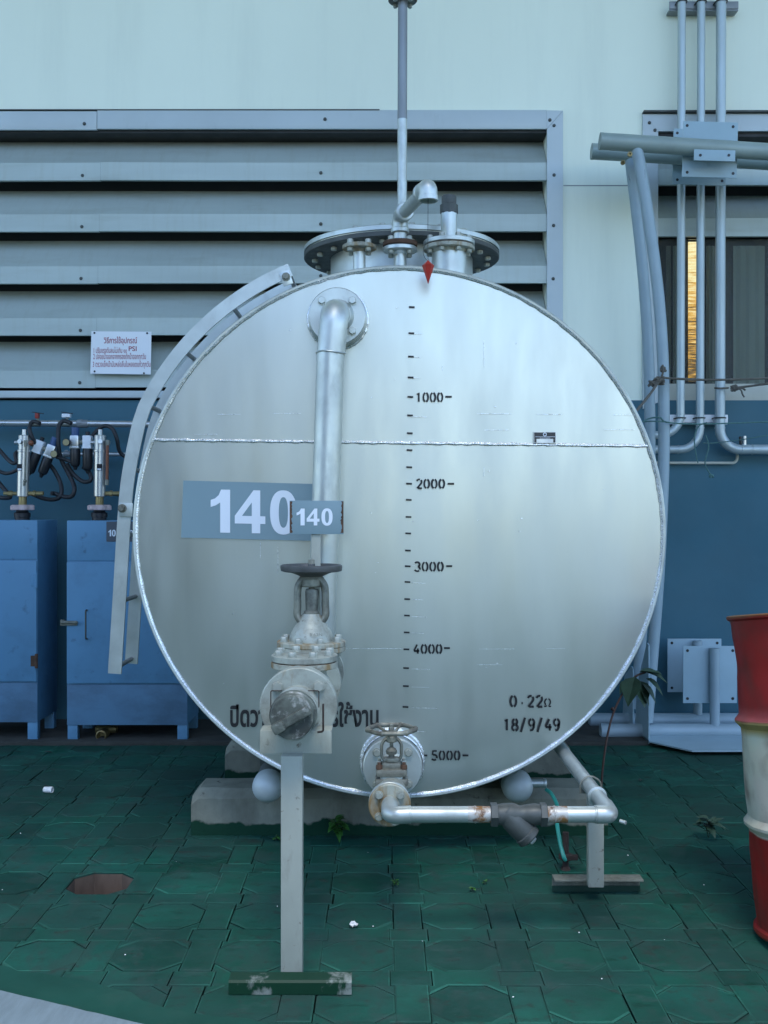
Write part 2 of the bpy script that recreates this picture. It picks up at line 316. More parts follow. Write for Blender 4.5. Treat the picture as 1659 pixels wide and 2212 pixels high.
def block_mat():
    """concrete with a band of green floor paint along its foot"""
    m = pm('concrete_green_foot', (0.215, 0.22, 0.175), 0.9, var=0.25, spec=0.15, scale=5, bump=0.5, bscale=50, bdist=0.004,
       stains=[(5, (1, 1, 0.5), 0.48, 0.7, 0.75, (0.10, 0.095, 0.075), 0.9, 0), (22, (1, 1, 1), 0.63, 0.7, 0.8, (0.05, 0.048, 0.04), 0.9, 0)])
    N = m.node_tree.nodes; L = m.node_tree.links; b = N['Principled BSDF']
    src = b.inputs['Base Color'].links[0].from_socket
    tc = N.new('ShaderNodeTexCoord'); sp = N.new('ShaderNodeSeparateXYZ'); L.new(tc.outputs['Object'], sp.inputs[0])
    ns = N.new('ShaderNodeTexNoise'); ns.inputs['Scale'].default_value = 9; ns.inputs['Detail'].default_value = 5; L.new(tc.outputs['Object'], ns.inputs['Vector'])
    ad = N.new('ShaderNodeMath'); ad.operation = 'MULTIPLY_ADD'; L.new(ns.outputs['Fac'], ad.inputs[0]); ad.inputs[1].default_value = -0.10; L.new(sp.outputs['Z'], ad.inputs[2])
    q = N.new('ShaderNodeMapRange'); L.new(ad.outputs[0], q.inputs[0]); q.inputs[1].default_value = -0.004; q.inputs[2].default_value = 0.006; q.inputs[3].default_value = 1.0; q.inputs[4].default_value = 0
    mx = N.new('ShaderNodeMix'); mx.data_type = 'RGBA'; L.new(q.outputs[0], mx.inputs[0]); L.new(src, mx.inputs[6]); mx.inputs[7].default_value = (0.008, 0.042, 0.024, 1)
    L.new(mx.outputs[2], b.inputs['Base Color']); return m
M['block'] = block_mat()
def reflection_glow_mat():  # glowing bands stand in for a warm reflection in the window
    m = bpy.data.materials.new('warm_reflection_glow'); m.use_nodes = True
    N = m.node_tree.nodes; L = m.node_tree.links; b = N['Principled BSDF']
    tc = N.new('ShaderNodeTexCoord'); mp = N.new('ShaderNodeMapping'); mp.inputs['Scale'].default_value = (6, 1, 60); L.new(tc.outputs['Object'], mp.inputs[0])
    ns = N.new('ShaderNodeTexNoise'); ns.inputs['Scale'].default_value = 1.3; ns.inputs['Detail'].default_value = 3; L.new(mp.outputs[0], ns.inputs['Vector'])
    sp = N.new('ShaderNodeSeparateXYZ'); L.new(tc.outputs['Object'], sp.inputs[0])
    zr = N.new('ShaderNodeMapRange'); L.new(sp.outputs['Z'], zr.inputs[0]); zr.inputs[1].default_value = 2.15; zr.inputs[2].default_value = 2.9; zr.inputs[3].default_value = -0.14; zr.inputs[4].default_value = 0.16
    ad = N.new('ShaderNodeMath'); L.new(ns.outputs['Fac'], ad.inputs[0]); L.new(zr.outputs[0], ad.inputs[1])
    rp = N.new('ShaderNodeValToRGB'); L.new(ad.outputs[0], rp.inputs[0]); e = rp.color_ramp.elements
    e[0].position = 0.36; e[0].color = (0.10, 0.06, 0.02, 1); e[1].position = 0.68; e[1].color = (1, 0.85, 0.5, 1); q = e.new(0.52); q.color = (0.8, 0.42, 0.08, 1)
    L.new(rp.outputs[0], b.inputs['Emission Color']); b.inputs['Emission Strength'].default_value = 0.55; b.inputs['Base Color'].default_value = (0.05, 0.04, 0.03, 1)
    return m
M['lit'] = reflection_glow_mat()
def glass_mat():
    m = bpy.data.materials.new('ribbed_glass'); m.use_nodes = True
    N = m.node_tree.nodes; L = m.node_tree.links; N.remove(N['Principled BSDF'])
    t = N.new('ShaderNodeBsdfTransparent'); t.inputs[0].default_value = (0.82, 0.86, 0.84, 1); g = N.new('ShaderNodeBsdfGlossy'); g.inputs['Roughness'].default_value = 0.15
    tc = N.new('ShaderNodeTexCoord'); wv = N.new('ShaderNodeTexWave'); wv.inputs['Scale'].default_value = 45; wv.bands_direction = 'Z'; L.new(tc.outputs['Object'], wv.inputs['Vector'])
    bp = N.new('ShaderNodeBump'); bp.inputs['Distance'].default_value = 0.001; L.new(wv.outputs['Fac'], bp.inputs['Height']); L.new(bp.outputs[0], g.inputs['Normal'])
    fr = N.new('ShaderNodeFresnel'); x = N.new('ShaderNodeMixShader'); L.new(fr.outputs[0], x.inputs[0]); L.new(t.outputs[0], x.inputs[1]); L.new(g.outputs[0], x.inputs[2])
    L.new(x.outputs[0], N['Material Output'].inputs[0]); return m
M['glass'] = glass_mat()
M['curtain'] = pm('dusty_curtain', (0.30, 0.31, 0.26), 0.85, var=0.12, scale=9, stretch=(3, 1, 0.1))

# ------------------------------------------------------------------ lettering
def text_mesh(body, size, bold=0.0, spacing=1.0, xscale=1.0):
    cu = bpy.data.curves.new('txt', 'FONT'); cu.body = body; cu.size = size; cu.offset = bold; cu.space_character = spacing
    cu.resolution_u = 4; cu.fill_mode = 'FRONT'
    ob = bpy.data.objects.new('txt', cu); col.objects.link(ob)
    bpy.context.view_layer.update()
    dg = bpy.context.evaluated_depsgraph_get()
    me = bpy.data.meshes.new_from_object(ob.evaluated_get(dg))
    bpy.data.objects.remove(ob); bpy.data.curves.remove(cu)
    for v in me.vertices: v.co.x *= xscale
    return me
def bounds(me):
    xs = [v.co.x for v in me.vertices]; ys = [v.co.y for v in me.vertices]
    return min(xs), max(xs), min(ys), max(ys)
def put_text(mb, body, x0, x1, y0, y1, d, bold=0.0, tilt=0.0, spacing=1.0):
    """letters filling the photo rectangle x0..x1, y0(top)..y1(bottom) on the plane at distance d"""
    me = text_mesh(body, 1.0, bold, spacing); a, b, c, e = bounds(me)
    A = P(x0, y1, d); B = P(x1, y0, d)
    t = bmesh.new(); t.from_mesh(me); bpy.data.meshes.remove(me)
    for v in t.verts:
        fx = (v.co.x-a)/(b-a); fy = (v.co.y-c)/(e-c)
        v.co = Vector((A.x+(B.x-A.x)*fx, d, A.z+(B.z-A.z)*fy-tilt*(B.x-A.x)*fx))
    mb.add(t)
def _arc(cx, cy, rx, ry, a0, a1, n=9):
    return [(cx+rx*math.cos(R(a0+(a1-a0)*k/n)), cy+ry*math.sin(R(a0+(a1-a0)*k/n))) for k in range(n+1)]
def bold140(mb, s, x0, x1, y0, y1, d, tilt=0.0):
    """heavy sans figures 1, 4 and 0 filling the photo rectangle"""
    G = {'1': (.46, [[(0, .59), (.12, .63), (.225, .70), (.225, 0), (.46, 0), (.46, 1), (.245, 1), (.19, .87), (.10, .79), (0, .755)]]),
         '4': (.72, [[(0, .22), (.72, .22), (.72, .40), (0, .40)], [(.40, 0), (.60, 0), (.60, .22), (.40, .22)], [(.40, .40), (.60, .40), (.60, 1), (.44, 1), (.40, .945)], [(0, .40), (.17, .40), (.40, .715), (.40, .945)]])}
    def se(rx, ry, a): c, s_ = math.cos(a), math.sin(a); return (.315+rx*math.copysign(abs(c)**.86, c), .5+ry*math.copysign(abs(s_)**.86, s_))
    n = 40; ring = []
    for k in range(n):
        a, b = 2*math.pi*k/n, 2*math.pi*(k+1)/n; ring.append([se(.315, .515, a), se(.315, .515, b), se(.108, .355, b), se(.108, .355, a)])
    G['0'] = (.63, ring); gap = .11; tot = sum(G[c][0] for c in s)+gap*(len(s)-1)
    A = P(x0, y1, d); B = P(x1, y0, d); sx = (B.x-A.x)/tot; sz = B.z-A.z; ox = 0
    for ch in s:
        for poly in G[ch][1]:
            mb.face([Vector((A.x+(ox+u)*sx, d, A.z+v*sz-tilt*(ox+u)*sx)) for u, v in poly])
        ox += G[ch][0]+gap
# stencil figures in a 0..0.6 by 0..1 box, gaps where the stencil has its bridges
SG = {
 '0': [_arc(.3, .5, .22, .42, 102, 258), _arc(.3, .5, .22, .42, 78, -78)],
 '1': [[(.16, .76), (.32, .92), (.32, .08)]],
 '2': [_arc(.3, .68, .21, .24, 165, 70), _arc(.3, .68, .21, .24, 45, -35)+[(.12, .08)], [(.2, .08), (.54, .08)]],
 '3': [_arc(.28, .7, .21, .22, 150, 0)+_arc(.28, .7, .21, .22, 0, -70), _arc(.28, .29, .23, .22, 75, -20), _arc(.28, .29, .23, .22, -45, -160)],
 '4': [[(.36, .92), (.08, .34)], [(.08, .32), (.56, .32)], [(.42, .56), (.42, .06)]],
 '5': [[(.5, .92), (.16, .92), (.13, .55)], _arc(.28, .32, .23, .25, 120, -20), _arc(.28, .32, .23, .25, -45, -150)],
 '8': [_arc(.3, .71, .18, .2, 100, 260), _arc(.3, .71, .18, .2, 80, -80), _arc(.3, .28, .22, .22, 100, 260), _arc(.3, .28, .22, .22, 80, -80)],
 '9': [_arc(.3, .66, .21, .25, 100, 265), _arc(.3, .66, .21, .25, 80, -80), [(.5, .6), (.47, .3), (.36, .1), (.18, .08)]],
 '/': [[(.1, -.05), (.44, 1.02)]], '.': [[(.26, .36), (.36, .36)]], '-': [[(.05, .5), (.5, .5)]],
}
def ribbon(mb, pts, wd, f):
    n = len(pts); L_, R_ = [], []
    for i in range(n):
        a = pts[max(i-1, 0)]; b = pts[min(i+1, n-1)]; dx, dy = b[0]-a[0], b[1]-a[1]; l = math.hypot(dx, dy) or 1
        nx, ny = -dy/l*wd/2, dx/l*wd/2
        L_.append(f(pts[i][0]+nx, pts[i][1]+ny)); R_.append(f(pts[i][0]-nx, pts[i][1]-ny))
    for i in range(n-1): mb.face((L_[i], R_[i], R_[i+1], L_[i+1]))
def stencil(mb, s, x0, x1, y0, y1, d, wd=0.17):
    A = P(x0, y1, d); B = P(x1, y0, d); n = len(s); cw = (B.x-A.x)/n; h = B.z-A.z
    for i, ch in enumerate(s):
        for st in SG[ch]:
            wd2 = wd*rnd.uniform(0.92, 1.12)
            ribbon(mb, st, wd2, lambda u, v: Vector((A.x+cw*(i+0.08)+u/0.6*cw*0.9, d, A.z+v*h)))
def strip(mb, x0, x1, y, th, d, tilt=0.0):
    a = P(x0, y-th/2, d); b = P(x1, y+th/2+tilt, d)
    mb.face((Vector((a.x, d, a.z)), Vector((b.x, d, a.z-(tilt/2304*d))), Vector((b.x, d, b.z)), Vector((a.x, d, b.z+(tilt/2304*d)))))

# ------------------------------------------------------------------ pipework pieces
def bolt_ring(parent, c, axis, R_, n, r=0.012, h=0.014, ph=0.0, mat='bolt', skip=(), both=0.0):
    ax = Vector(axis).normalized(); u = Vector((0, 0, 1)) if abs(ax.z) < 0.9 else Vector((1, 0, 0))
    u = (u-ax*u.dot(ax)).normalized(); v = ax.cross(u)
    for k in range(n):
        if k in skip: continue
        a = 2*math.pi*(k+ph)/n; q = Vector(c)+(u*math.cos(a)+v*math.sin(a))*R_
        mb = MB(); mb.lathe(q, ax, [(0, r*1.18), (0.003, r*1.18)], 16); mb.hexa(q+ax*0.003, ax, r, h)
        if both > 0: mb.hexa(q-ax*both, -ax, r, h); mb.cyl(q-ax*(both+h*.5), q+ax*(h*.5), r*.55, seg=10)
        mb.build('bolt', M[mat], parent)
def flange(parent, c, axis, r, th, n=8, rb=None, ph=0.5, mat='alu', br=0.012, bm_='bolt', hub=None, bolts=True, both=0.0, skip=()):
    """disc whose outer face is at c, body going back along -axis; bolts on the outer face"""
    ax = Vector(axis).normalized(); mb = MB()
    mb.lathe(Vector(c)-ax*th, ax, [(0, r-0.002), (0.002, r), (th-0.003, r), (th, r-0.003)], 48)
    if hub: mb.lathe(Vector(c), ax, [(0, hub*1.22), (0.006, hub*1.2), (0.02, hub*1.02), (0.024, hub)], 32)
    fl = mb.build('flange', M[mat], parent)
    if bolts: bolt_ring(fl, c, ax, rb or r*0.76, n, br, 0.013, ph, bm_, skip, both=th if both else 0)
    return fl
# ================================================================== THE SETTING
# ---- paving
PITCH = 0.306; OX, OY = -0.689, 3.741
HOLE = (-1, 0)
def paving():
    bm = bmesh.new(); tl = bm.loops.layers.float_color.new('tint')
    wo = 0.214; c = 0.056; hw = wo/2; g = PITCH-wo; DEEP = -0.14
    octo = [(-hw, -hw+c), (-hw+c, -hw), (hw-c, -hw), (hw, -hw+c), (hw, hw-c), (hw-c, hw), (-hw+c, hw), (-hw, hw-c)]
    hp = [(hw, -hw), (hw+g, -hw), (hw+g, hw), (hw, hw)]
    jg = .013
    cr = [(hw-jg, hw), (hw+g+jg, hw), (hw+g+jg, hw+g), (hw-jg, hw+g)]
    st = [(-hw, hw-c), (-hw+c, hw), (hw-c, hw), (hw, hw-c), (hw, hw), (hw-jg, hw), (hw-jg, hw+g), (hw, hw+g), (hw, hw+g+c), (hw-c, hw+g), (-hw+c, hw+g), (-hw, hw+g+c), (-hw, hw+g), (-hw+jg, hw+g), (-hw+jg, hw), (-hw, hw)]
    def inset(poly, dx, dy):
        # shrink a polygon by dx / dy joint half-widths (edge normals)
        n = len(poly); out = []
        lines = []
        for i in range(n):
            a = Vector(poly[i]); b = Vector(poly[(i+1) % n]); t = (b-a).normalized(); nm = Vector((-t.y, t.x))
            off = abs(nm.x)*dx+abs(nm.y)*dy
            lines.append((a+nm*off, t))
        for i in range(n):
            p, t = lines[i-1]; q, s = lines[i]
            den = t.x*s.y-t.y*s.x
            if abs(den) < 1e-6: out.append(q); continue
            k = ((q.x-p.x)*s.y-(q.y-p.y)*s.x)/den; out.append(p+t*k)
        return out
    for i in range(-16, 17):
        for j in range(-14, 10):
            cx = OX+PITCH*i; cy = OY+PITCH*j
            if cy > 6.75: continue
            for kind, poly in (('o', octo), ('h', hp), ('c', cr), ('s', st)):
                if kind == 'o' and (i, j) == HOLE: continue
                mx = sum(p[0] for p in poly)/len(poly)+cx; my = sum(p[1] for p in poly)/len(poly)+cy
                if my > 6.58: continue
                dz = rnd.uniform(-0.0012, 0.0012); tx = rnd.uniform(-.006, .006); ty = rnd.uniform(-.008, .008)
                ox = rnd.uniform(-.0012, .0012); oy = rnd.uniform(-.0012, .0012)
                jx = rnd.choice((0.0002, 0.0004, 0.0009, 0.0022)); jy = rnd.choice((0.0002, 0.0003, 0.0004, 0.0010))
                low = inset(poly, jx, jy); top = inset(poly, jx+0.0045, jy+0.0062)
                z = lambda p: dz+(p.x+cx-mx)*tx+(p.y+cy-my)*ty
                tv = [bm.verts.new((p.x+cx+ox, p.y+cy+oy, z(p))) for p in top]
                mv = [bm.verts.new((p.x+cx+ox, p.y+cy+oy, z(p)-0.0015)) for p in low]
                bv = [bm.verts.new((p.x+cx+ox, p.y+cy+oy, DEEP)) for p in low]
                s = rnd.uniform(0.86, 1.10) if rnd.random() < .8 else rnd.uniform(.6, .8); q = rnd.uniform(-.06, .12)
                tint = (min(1.6, s*(1+q)), s, s*(1+q*.6), 1)
                n = len(tv); F = [(bm.faces.new(tv), tint)]
                for k in range(n):
                    F.append((bm.faces.new((mv[k], mv[(k+1) % n], tv[(k+1) % n], tv[k])), (lambda v: (s*v*1.5, s*v, s*v*1.05, 1))(rnd.choice((.75, 1, 1.1, 1.35, 1.7)))))
                    F.append((bm.faces.new((bv[k], bv[(k+1) % n], mv[(k+1) % n], mv[k])), (.8, .6, .6, 1)))
                for f, tc_ in F:
                    for l in f.loops: l[tl] = tc_
    bmesh.ops.recalc_face_normals(bm, faces=bm.faces)
    me = bpy.data.meshes.new('paving'); bm.to_mesh(me); bm.free(); me.materials.append(M['paver'])
    o = bpy.data.objects.new('paving', me); col.objects.link(o); tag(o, kind='structure'); return o
paving()
mb = MB(); mb.face([(-60, -60, -0.10), (60, -60, -0.10), (60, 60, -0.10), (-60, 60, -0.10)])
tag(mb.build('ground', M['outer_ground']), kind='structure')
# lining of the paver hole
hx, hy = OX+PITCH*HOLE[0], OY+PITCH*HOLE[1]; mb = MB(); hw = .105; c = .055
oc = [(-hw, -hw+c), (-hw+c, -hw), (hw-c, -hw), (hw, -hw+c), (hw, hw-c), (hw-c, hw), (-hw+c, hw), (-hw, hw-c)]
for k in range(8):
    a, b = oc[k], oc[(k+1) % 8]
    mb.face([(hx+a[0], hy+a[1], -.092), (hx+b[0], hy+b[1], -.092), (hx+b[0], hy+b[1], -.006), (hx+a[0], hy+a[1], -.006)])
mb.face([(hx+a[0], hy+a[1], -.090) for a in oc])
tag(mb.build('paver_hole', M['brick_cut'], recalc=False), kind='structure')
# screed along the kerb and the white kerb in the near left corner
def edge(t, off):   # point along the kerb edge
    a = Vector((-1.033, 2.87)); d_ = Vector((.37, -.163)).normalized(); n_ = Vector((-d_.y, d_.x)); return a+d_*t+n_*off
mb = MB(); A, B = [], []
for k in range(60):
    t = -1.6+k*0.06
    e0 = edge(t, 0); e1 = edge(t, 0.13+0.05*mnoise.noise(Vector((t*3, 1, 0)))+.02*mnoise.noise(Vector((t*14, 5, 0))))
    A.append(Vector((e0.x, e0.y, 0.006))); B.append(Vector((e1.x, e1.y, 0.0065)))
for k in range(59): mb.face((A[k], A[k+1], B[k+1], B[k]))
for k in range(59): mb.face((B[k], B[k+1], B[k+1]-Vector((0, 0, .02)), B[k]-Vector((0, 0, .02))))
tag(mb.build('kerb_screed', M['screed']), kind='structure')
mb = MB(); A, B, C_ = [], [], []
for k in range(120):
    t = -1.6+k*0.03; jt = .004*mnoise.noise(Vector((t*20, 3, 0)))+.003*mnoise.noise(Vector((t*60, 8, 0)))
    e0 = edge(t, jt); e1 = edge(t, -0.45)
    A.append(Vector((e0.x, e0.y, 0.013))); B.append(Vector((e1.x, e1.y, 0.014))); C_.append(Vector((e0.x, e0.y, -0.02)))
for k in range(119):
    mb.face((B[k], B[k+1], A[k+1], A[k])); mb.face((A[k], A[k+1], C_[k+1], C_[k]))
tag(mb.build('kerb', M['kerb']), kind='structure')
# concrete strip along the foot of the wall
mb = MB(); mb.box((0, 6.27, 0.006), (12, 0.66, 0.03), .004); tag(mb.build('concrete_strip', M['dirt']), kind='structure')

# ---- building
YW = 6.60; KW = YW/2304
def wx(x, d=YW): return (x-829.5)/2304*d
def wz(y, d=YW): return H+(1106-y)/2304*d
bld = thing('building', (0, YW, 0), 'pale rendered building with grey louvre panels above a blue grey lower wall', 'building')
XL, XR, ZT = -7.0, 7.0, 8.4
lx0, lx1 = -3.6, wx(1182); rx0, rx1 = wx(1420), 4.2
lz0, lz1 = wz(846), wz(281); rz0, rz1 = wz(866), wz(286)
mb = MB()
def wb(x0, x1, z0, z1, y0=YW, y1=YW+.25): mb.box(((x0+x1)/2, (y0+y1)/2, (z0+z1)/2), (x1-x0, y1-y0, z1-z0))
wb(XL, XR, 3.67, ZT); wb(XL, lx0, 1.99, 3.67); wb(lx1, rx0, 1.99, 3.67); wb(rx1, XR, 1.99, 3.67)
wl_ = mb.build('upper_wall', M['wall'], bld, smooth=False)
mb = MB(); wb(lx1+.10, wx(1388), wz(402), wz(400), YW-.003, YW+.01)
mb.build('wall_joint', pm('wall_joint_grey', (.30, .32, .31), .8), wl_, smooth=False)  # grey strip drawn along the horizontal wall joint
mb = MB(); wb(XL, XR, -.06, 1.99, YW-.012, YW+.25); mb.build('lower_wall', M['lower'], bld, smooth=False)
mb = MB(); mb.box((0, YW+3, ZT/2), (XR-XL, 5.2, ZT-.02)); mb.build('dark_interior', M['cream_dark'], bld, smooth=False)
BLOCK_EDGE = 0.0  # front edge of an unseen overhang, stretched forward to block overhead sky
mb = MB(); mb.box((0, (YW+5.4+BLOCK_EDGE)/2, ZT+.06), (XR-XL+6, YW+5.4-BLOCK_EDGE, .12)); mb.build('added_roof', M['louvre'], bld, smooth=False)

# added block behind the camera, unseen: darkens the left of the tank's sheen
nb_ = thing('added_dark_block', (-8, -12, 0), 'plain dark block behind the viewer, added to dim the tank reflection', 'light blocker')
mb = MB(); mb.box((-8.2, -12, 3.0), (12.6, 5, 6.0)); mb.build('wall', pm('dark_block_grey', (0.16, 0.17, 0.165), 0.9), nb_, smooth=False)
mb = MB(); mb.box((-8.2, -12, 6.08), (13.2, 5.6, .16)); mb.build('added_roof', M['concrete'], nb_, smooth=False)

yw_ = thing('added_dark_strip', (7, -9, 0), 'long low grey block behind the viewer, added to dim the tank reflection', 'wall')  # unseen low strip added to darken the middle of the tank's sheen
mb = MB(); mb.box((6.6, -9.1, .65), (17, .2, 1.3)); mb.build('wall', M['concrete'], yw_, smooth=False)
mb = MB(); mb.box((6.6, -9.1, 1.34), (17.1, .3, .08)); mb.build('strip_cap', M['concrete'], yw_, smooth=False)

def slat(mb, x0, x1, zt, zb, zprev, dz=0.0, dy=0.0):
    """front lip zb..zt, sheet rising from the lip back to under the lip above"""
    yf = YW-.008+dy; yb = YW+.175; th = .004; n = max(2, int((x1-x0)/.12))
    prof = [(yf+.03, zb+.001), (yf, zb), (yf, zt), (yb, zprev-.014), (yb+.004, zprev-.014)]
    rows = []
    for k in range(n+1):
        x = x0+(x1-x0)*k/n
        wob = .0022*mnoise.noise(Vector((x*1.3, zt*2, 4))); wz_ = .0018*mnoise.noise(Vector((x*.9, zt*3, 9)))
        rows.append([Vector((x, y+wob*(1 if i < 3 else .4), z+wz_+dz)) for i, (y, z) in enumerate(prof)])
    for a, b in zip(rows[:-1], rows[1:]):
        for i in range(len(prof)-1): mb.face((a[i], b[i], b[i+1], a[i+1]))
def screw(parent, x, y, d):
    p = P(x, y, d); q = MB(); q.lathe(p+Vector((0, .006, 0)), (0, -1, 0), [(0, .011), (.008, .010), (.0115, .006)], 12); q.build('screw', M['iron'], parent)
lou = M['louvre']
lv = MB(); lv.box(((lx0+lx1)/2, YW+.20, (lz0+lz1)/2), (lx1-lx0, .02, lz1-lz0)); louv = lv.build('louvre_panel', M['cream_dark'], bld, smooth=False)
q = MB(); q.box(((lx0+lx1)/2, YW+.105, wz(281)-.004), (lx1-lx0, .20, .022)); q.build('head_shade', M['cream_dark'], louv, smooth=False)  # near-black strip stands in for shade under the frame head
lips = [(352, 390), (463, 500), (575, 612), (687, 724), (800, 837)]
prev = 281; xs = wx(211)
for i, (a, b) in enumerate(lips):
    q = MB(); sh = (1.5 - i*0.9)
    slat(q, xs-.008*i+.02, lx1-.004, wz(a), wz(b), wz(prev)); slat(q, lx0, xs-.008*i+.02, wz(a+1.2), wz(b+1.2), wz(prev), dy=-.0025)
    s_ = q.build('slat', lou, louv, ang=25, recalc=False)
    screw(louv, 178-1.5*i, (a+b)/2+8, YW-.012); screw(louv, 693, (a+b)/2+2, YW-.012)
    prev = b
q = MB(); yf = YW-.022
q.box(((lx0+wx(211))/2, yf+.011, (wz(243)+wz(283))/2), (wx(211)-lx0, .022, wz(243)-wz(283)), .003)
q.box(((wx(211)+wx(1180))/2+.001, yf+.012, (wz(240)+wz(281))/2), (wx(1180)-wx(211)-.002, .022, wz(240)-wz(281)), .003)
q.prism([(wx(1180), yf, wz(281)), (wx(1215), yf, wz(242)), (wx(1180), yf, wz(241))], (0, .022, 0))
q.prism([(wx(1180.6), yf-.002, wz(281.5)), (wx(1215), yf-.002, wz(243)), (wx(1215), yf-.002, wz(860)), (wx(1180.6), yf-.002, wz(860))], (0, .024, 0))
q.box(((lx0+lx1)/2, YW-.012, (wz(845)+wz(860))/2), (lx1-lx0, .03, wz(845)-wz(860)), .003)
q.build('frame', M['frame'], louv, ang=20)
q = MB(); q.box(((lx0+lx1)/2, YW-.02, wz(861.2)), (lx1-lx0, .03, .005)); q.build('flashing', M['cream_dark'], louv, smooth=False)
q = MB(); q.box(((lx0+wx(820))/2, YW-.012, wz(241)+.003), (wx(820)-lx0, .026, .006)); q.build('drip_edge', M['iron'], louv, smooth=False)
for x, y in ((182, 267), (702, 257), (1188, 259), (1197, 271), (1197, 378), (1196, 487), (1195, 602)): screw(louv, x, y, YW-.026)
# right-hand panel: two slats above, a window below
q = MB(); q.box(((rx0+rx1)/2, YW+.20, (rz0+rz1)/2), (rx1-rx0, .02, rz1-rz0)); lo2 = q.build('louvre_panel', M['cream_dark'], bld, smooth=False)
q = MB(); q.box(((rx0+rx1)/2, YW+.105, wz(286)-.004), (rx1-rx0, .20, .040)); q.build('head_shade', M['cream_dark'], lo2, smooth=False)  # painted shade strip under the right-hand frame head
prev = 286
for a, b in ((366, 400), (472, 511)):
    q = MB(); slat(q, rx0+.003, rx1, wz(a), wz(b), wz(prev)); q.build('slat', lou, lo2, ang=25, recalc=False); prev = b
q = MB(); q.prism([(rx0, yf, wz(286)), (wx(1387), yf, wz(249)), (rx1, yf, wz(247)), (rx1, yf, wz(284))], (0, .022, 0))
q.prism([(rx0-.001, yf-.002, wz(286.5)), (wx(1387), yf-.002, wz(249.5)), (wx(1387), yf-.002, wz(884)), (rx0-.001, yf-.002, wz(870))], (0, .024, 0))
q.build('frame', M['frame'], lo2, ang=20)
for x, y in ((1403, 265), (1415, 281), (1394, 492)): screw(lo2, x, y, YW-.026)
q = MB(); q.box(((wx(1387)+rx1)/2, YW-.024, wz(247.5)+.005), (rx1-wx(1387), .05, .010)); q.build('drip_edge', M['iron'], lo2, smooth=False)
q = MB(); zt_, zb_ = wz(513), wz(829)
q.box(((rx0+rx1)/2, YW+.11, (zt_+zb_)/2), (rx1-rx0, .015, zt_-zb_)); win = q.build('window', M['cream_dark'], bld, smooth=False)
for x0, x1 in ((1438, 1449), (1453, 1476), (1525, 1551), (1583, 1652), (1664, 1720), (1728, 1790)):
    q = MB(); a = wx(x0, YW+.09); b = wx(x1, YW+.09); n = 10
    for k in range(n):
        u0 = a+(b-a)*k/n; u1 = a+(b-a)*(k+1)/n; o0 = .006*math.sin(k*2.1); o1 = .006*math.sin((k+1)*2.1)
        q.face([(u0, YW+.085+o0, zb_), (u1, YW+.085+o1, zb_), (u1, YW+.085+o1, zt_-.03), (u0, YW+.085+o0, zt_-.03)])
    q.build('curtain', M['curtain'], win)
q = MB(); q.box(((wx(1487, YW+.09)+wx(1505, YW+.09))/2, YW+.092, (zt_+zb_)/2+.01), (wx(1505)-wx(1487), .012, zt_-zb_-.03)); q.build('warm_reflection_glow', M['lit'], win, smooth=False)
q = MB(); q.box(((rx0+rx1)/2, YW+.05, (zt_+zb_)/2), (rx1-rx0, .004, zt_-zb_)); q.build('pane', M['glass'], win, smooth=False)
q = MB(); q.box(((rx0+rx1)/2, YW+.03, (wz(829)+wz(866))/2), (rx1-rx0, .07, wz(829)-wz(866)), .003)
q.build('sill', M['cream'], win)

# ---- conduits on the wall
YC = 6.48
def cx_(x): return wx(x, YC)
def cz_(y): return wz(y, YC)
def saddle(parent, x, z, r):
    q = MB(); pts = [Vector((x-r-.012, YC+.05, z)), Vector((x-r-.006, YC-.0, z))]
    pts = [Vector((x+math.cos(a)*(r+.005), YC-math.sin(a)*(r+.005), z)) for a in [math.pi*k/10 for k in range(11)]]
    pts = [pts[0]+Vector((0, .05, 0))]+pts+[pts[-1]+Vector((0, .05, 0))]
    q.tube(pts, .004, 8); q.build('pipe_clip', M['iron'], parent)
for x, r, yb, dirx, lb in ((1470, .0245, 940, -1, 'thin grey conduit nearest the curved poles, turning left below its bracket'),
                        (1512, .0245, 971, -1, 'middle grey conduit beside the warm window reflection, bending lowest toward tank'),
                        (1555, .030, 971, 1, 'thickest grey conduit of the wall group, bending to the right at bottom')):
    t = thing('conduit', (cx_(x), YC, cz_(yb)), lb, 'pipe', 'conduits running down the wall')
    xe = .75 if dirx < 0 else 4.0
    q = MB(); q.tube([(cx_(x+4), YC, 5.6), (cx_(x), YC, cz_(yb)), (xe, YC, cz_(yb)-.0)], r, 20, fr=.125); q.build('run', M['conduit'], t)
    q = MB()
    q.cyl((cx_(x), YC, cz_(yb)+.128), (cx_(x), YC, cz_(yb)+.134), r+.0025)
    q.cyl((cx_(x)+dirx*.128, YC, cz_(yb)), (cx_(x)+dirx*.134, YC, cz_(yb)), r+.0025)
    if dirx > 0: q.cyl((cx_(1624), YC, cz_(yb)), (cx_(1626), YC, cz_(yb)), r+.0025)
    q.build('weld_ring', M['conduit'], t)
    saddle(t, cx_(x), cz_(903), r); saddle(t, cx_(x+3), cz_(4), r)
    if dirx > 0:
        q = MB(); q.cyl((cx_(1608), YC, cz_(971)+.02), (cx_(1608), YC, cz_(942)), .012); q.build('drain_nipple', M['steel'], t)
        q = MB(); q.cyl((cx_(1600), YC, cz_(960)), (cx_(1599), YC, cz_(943)), .009, bev=.002); q.build('tap_handle', M['black'], t)
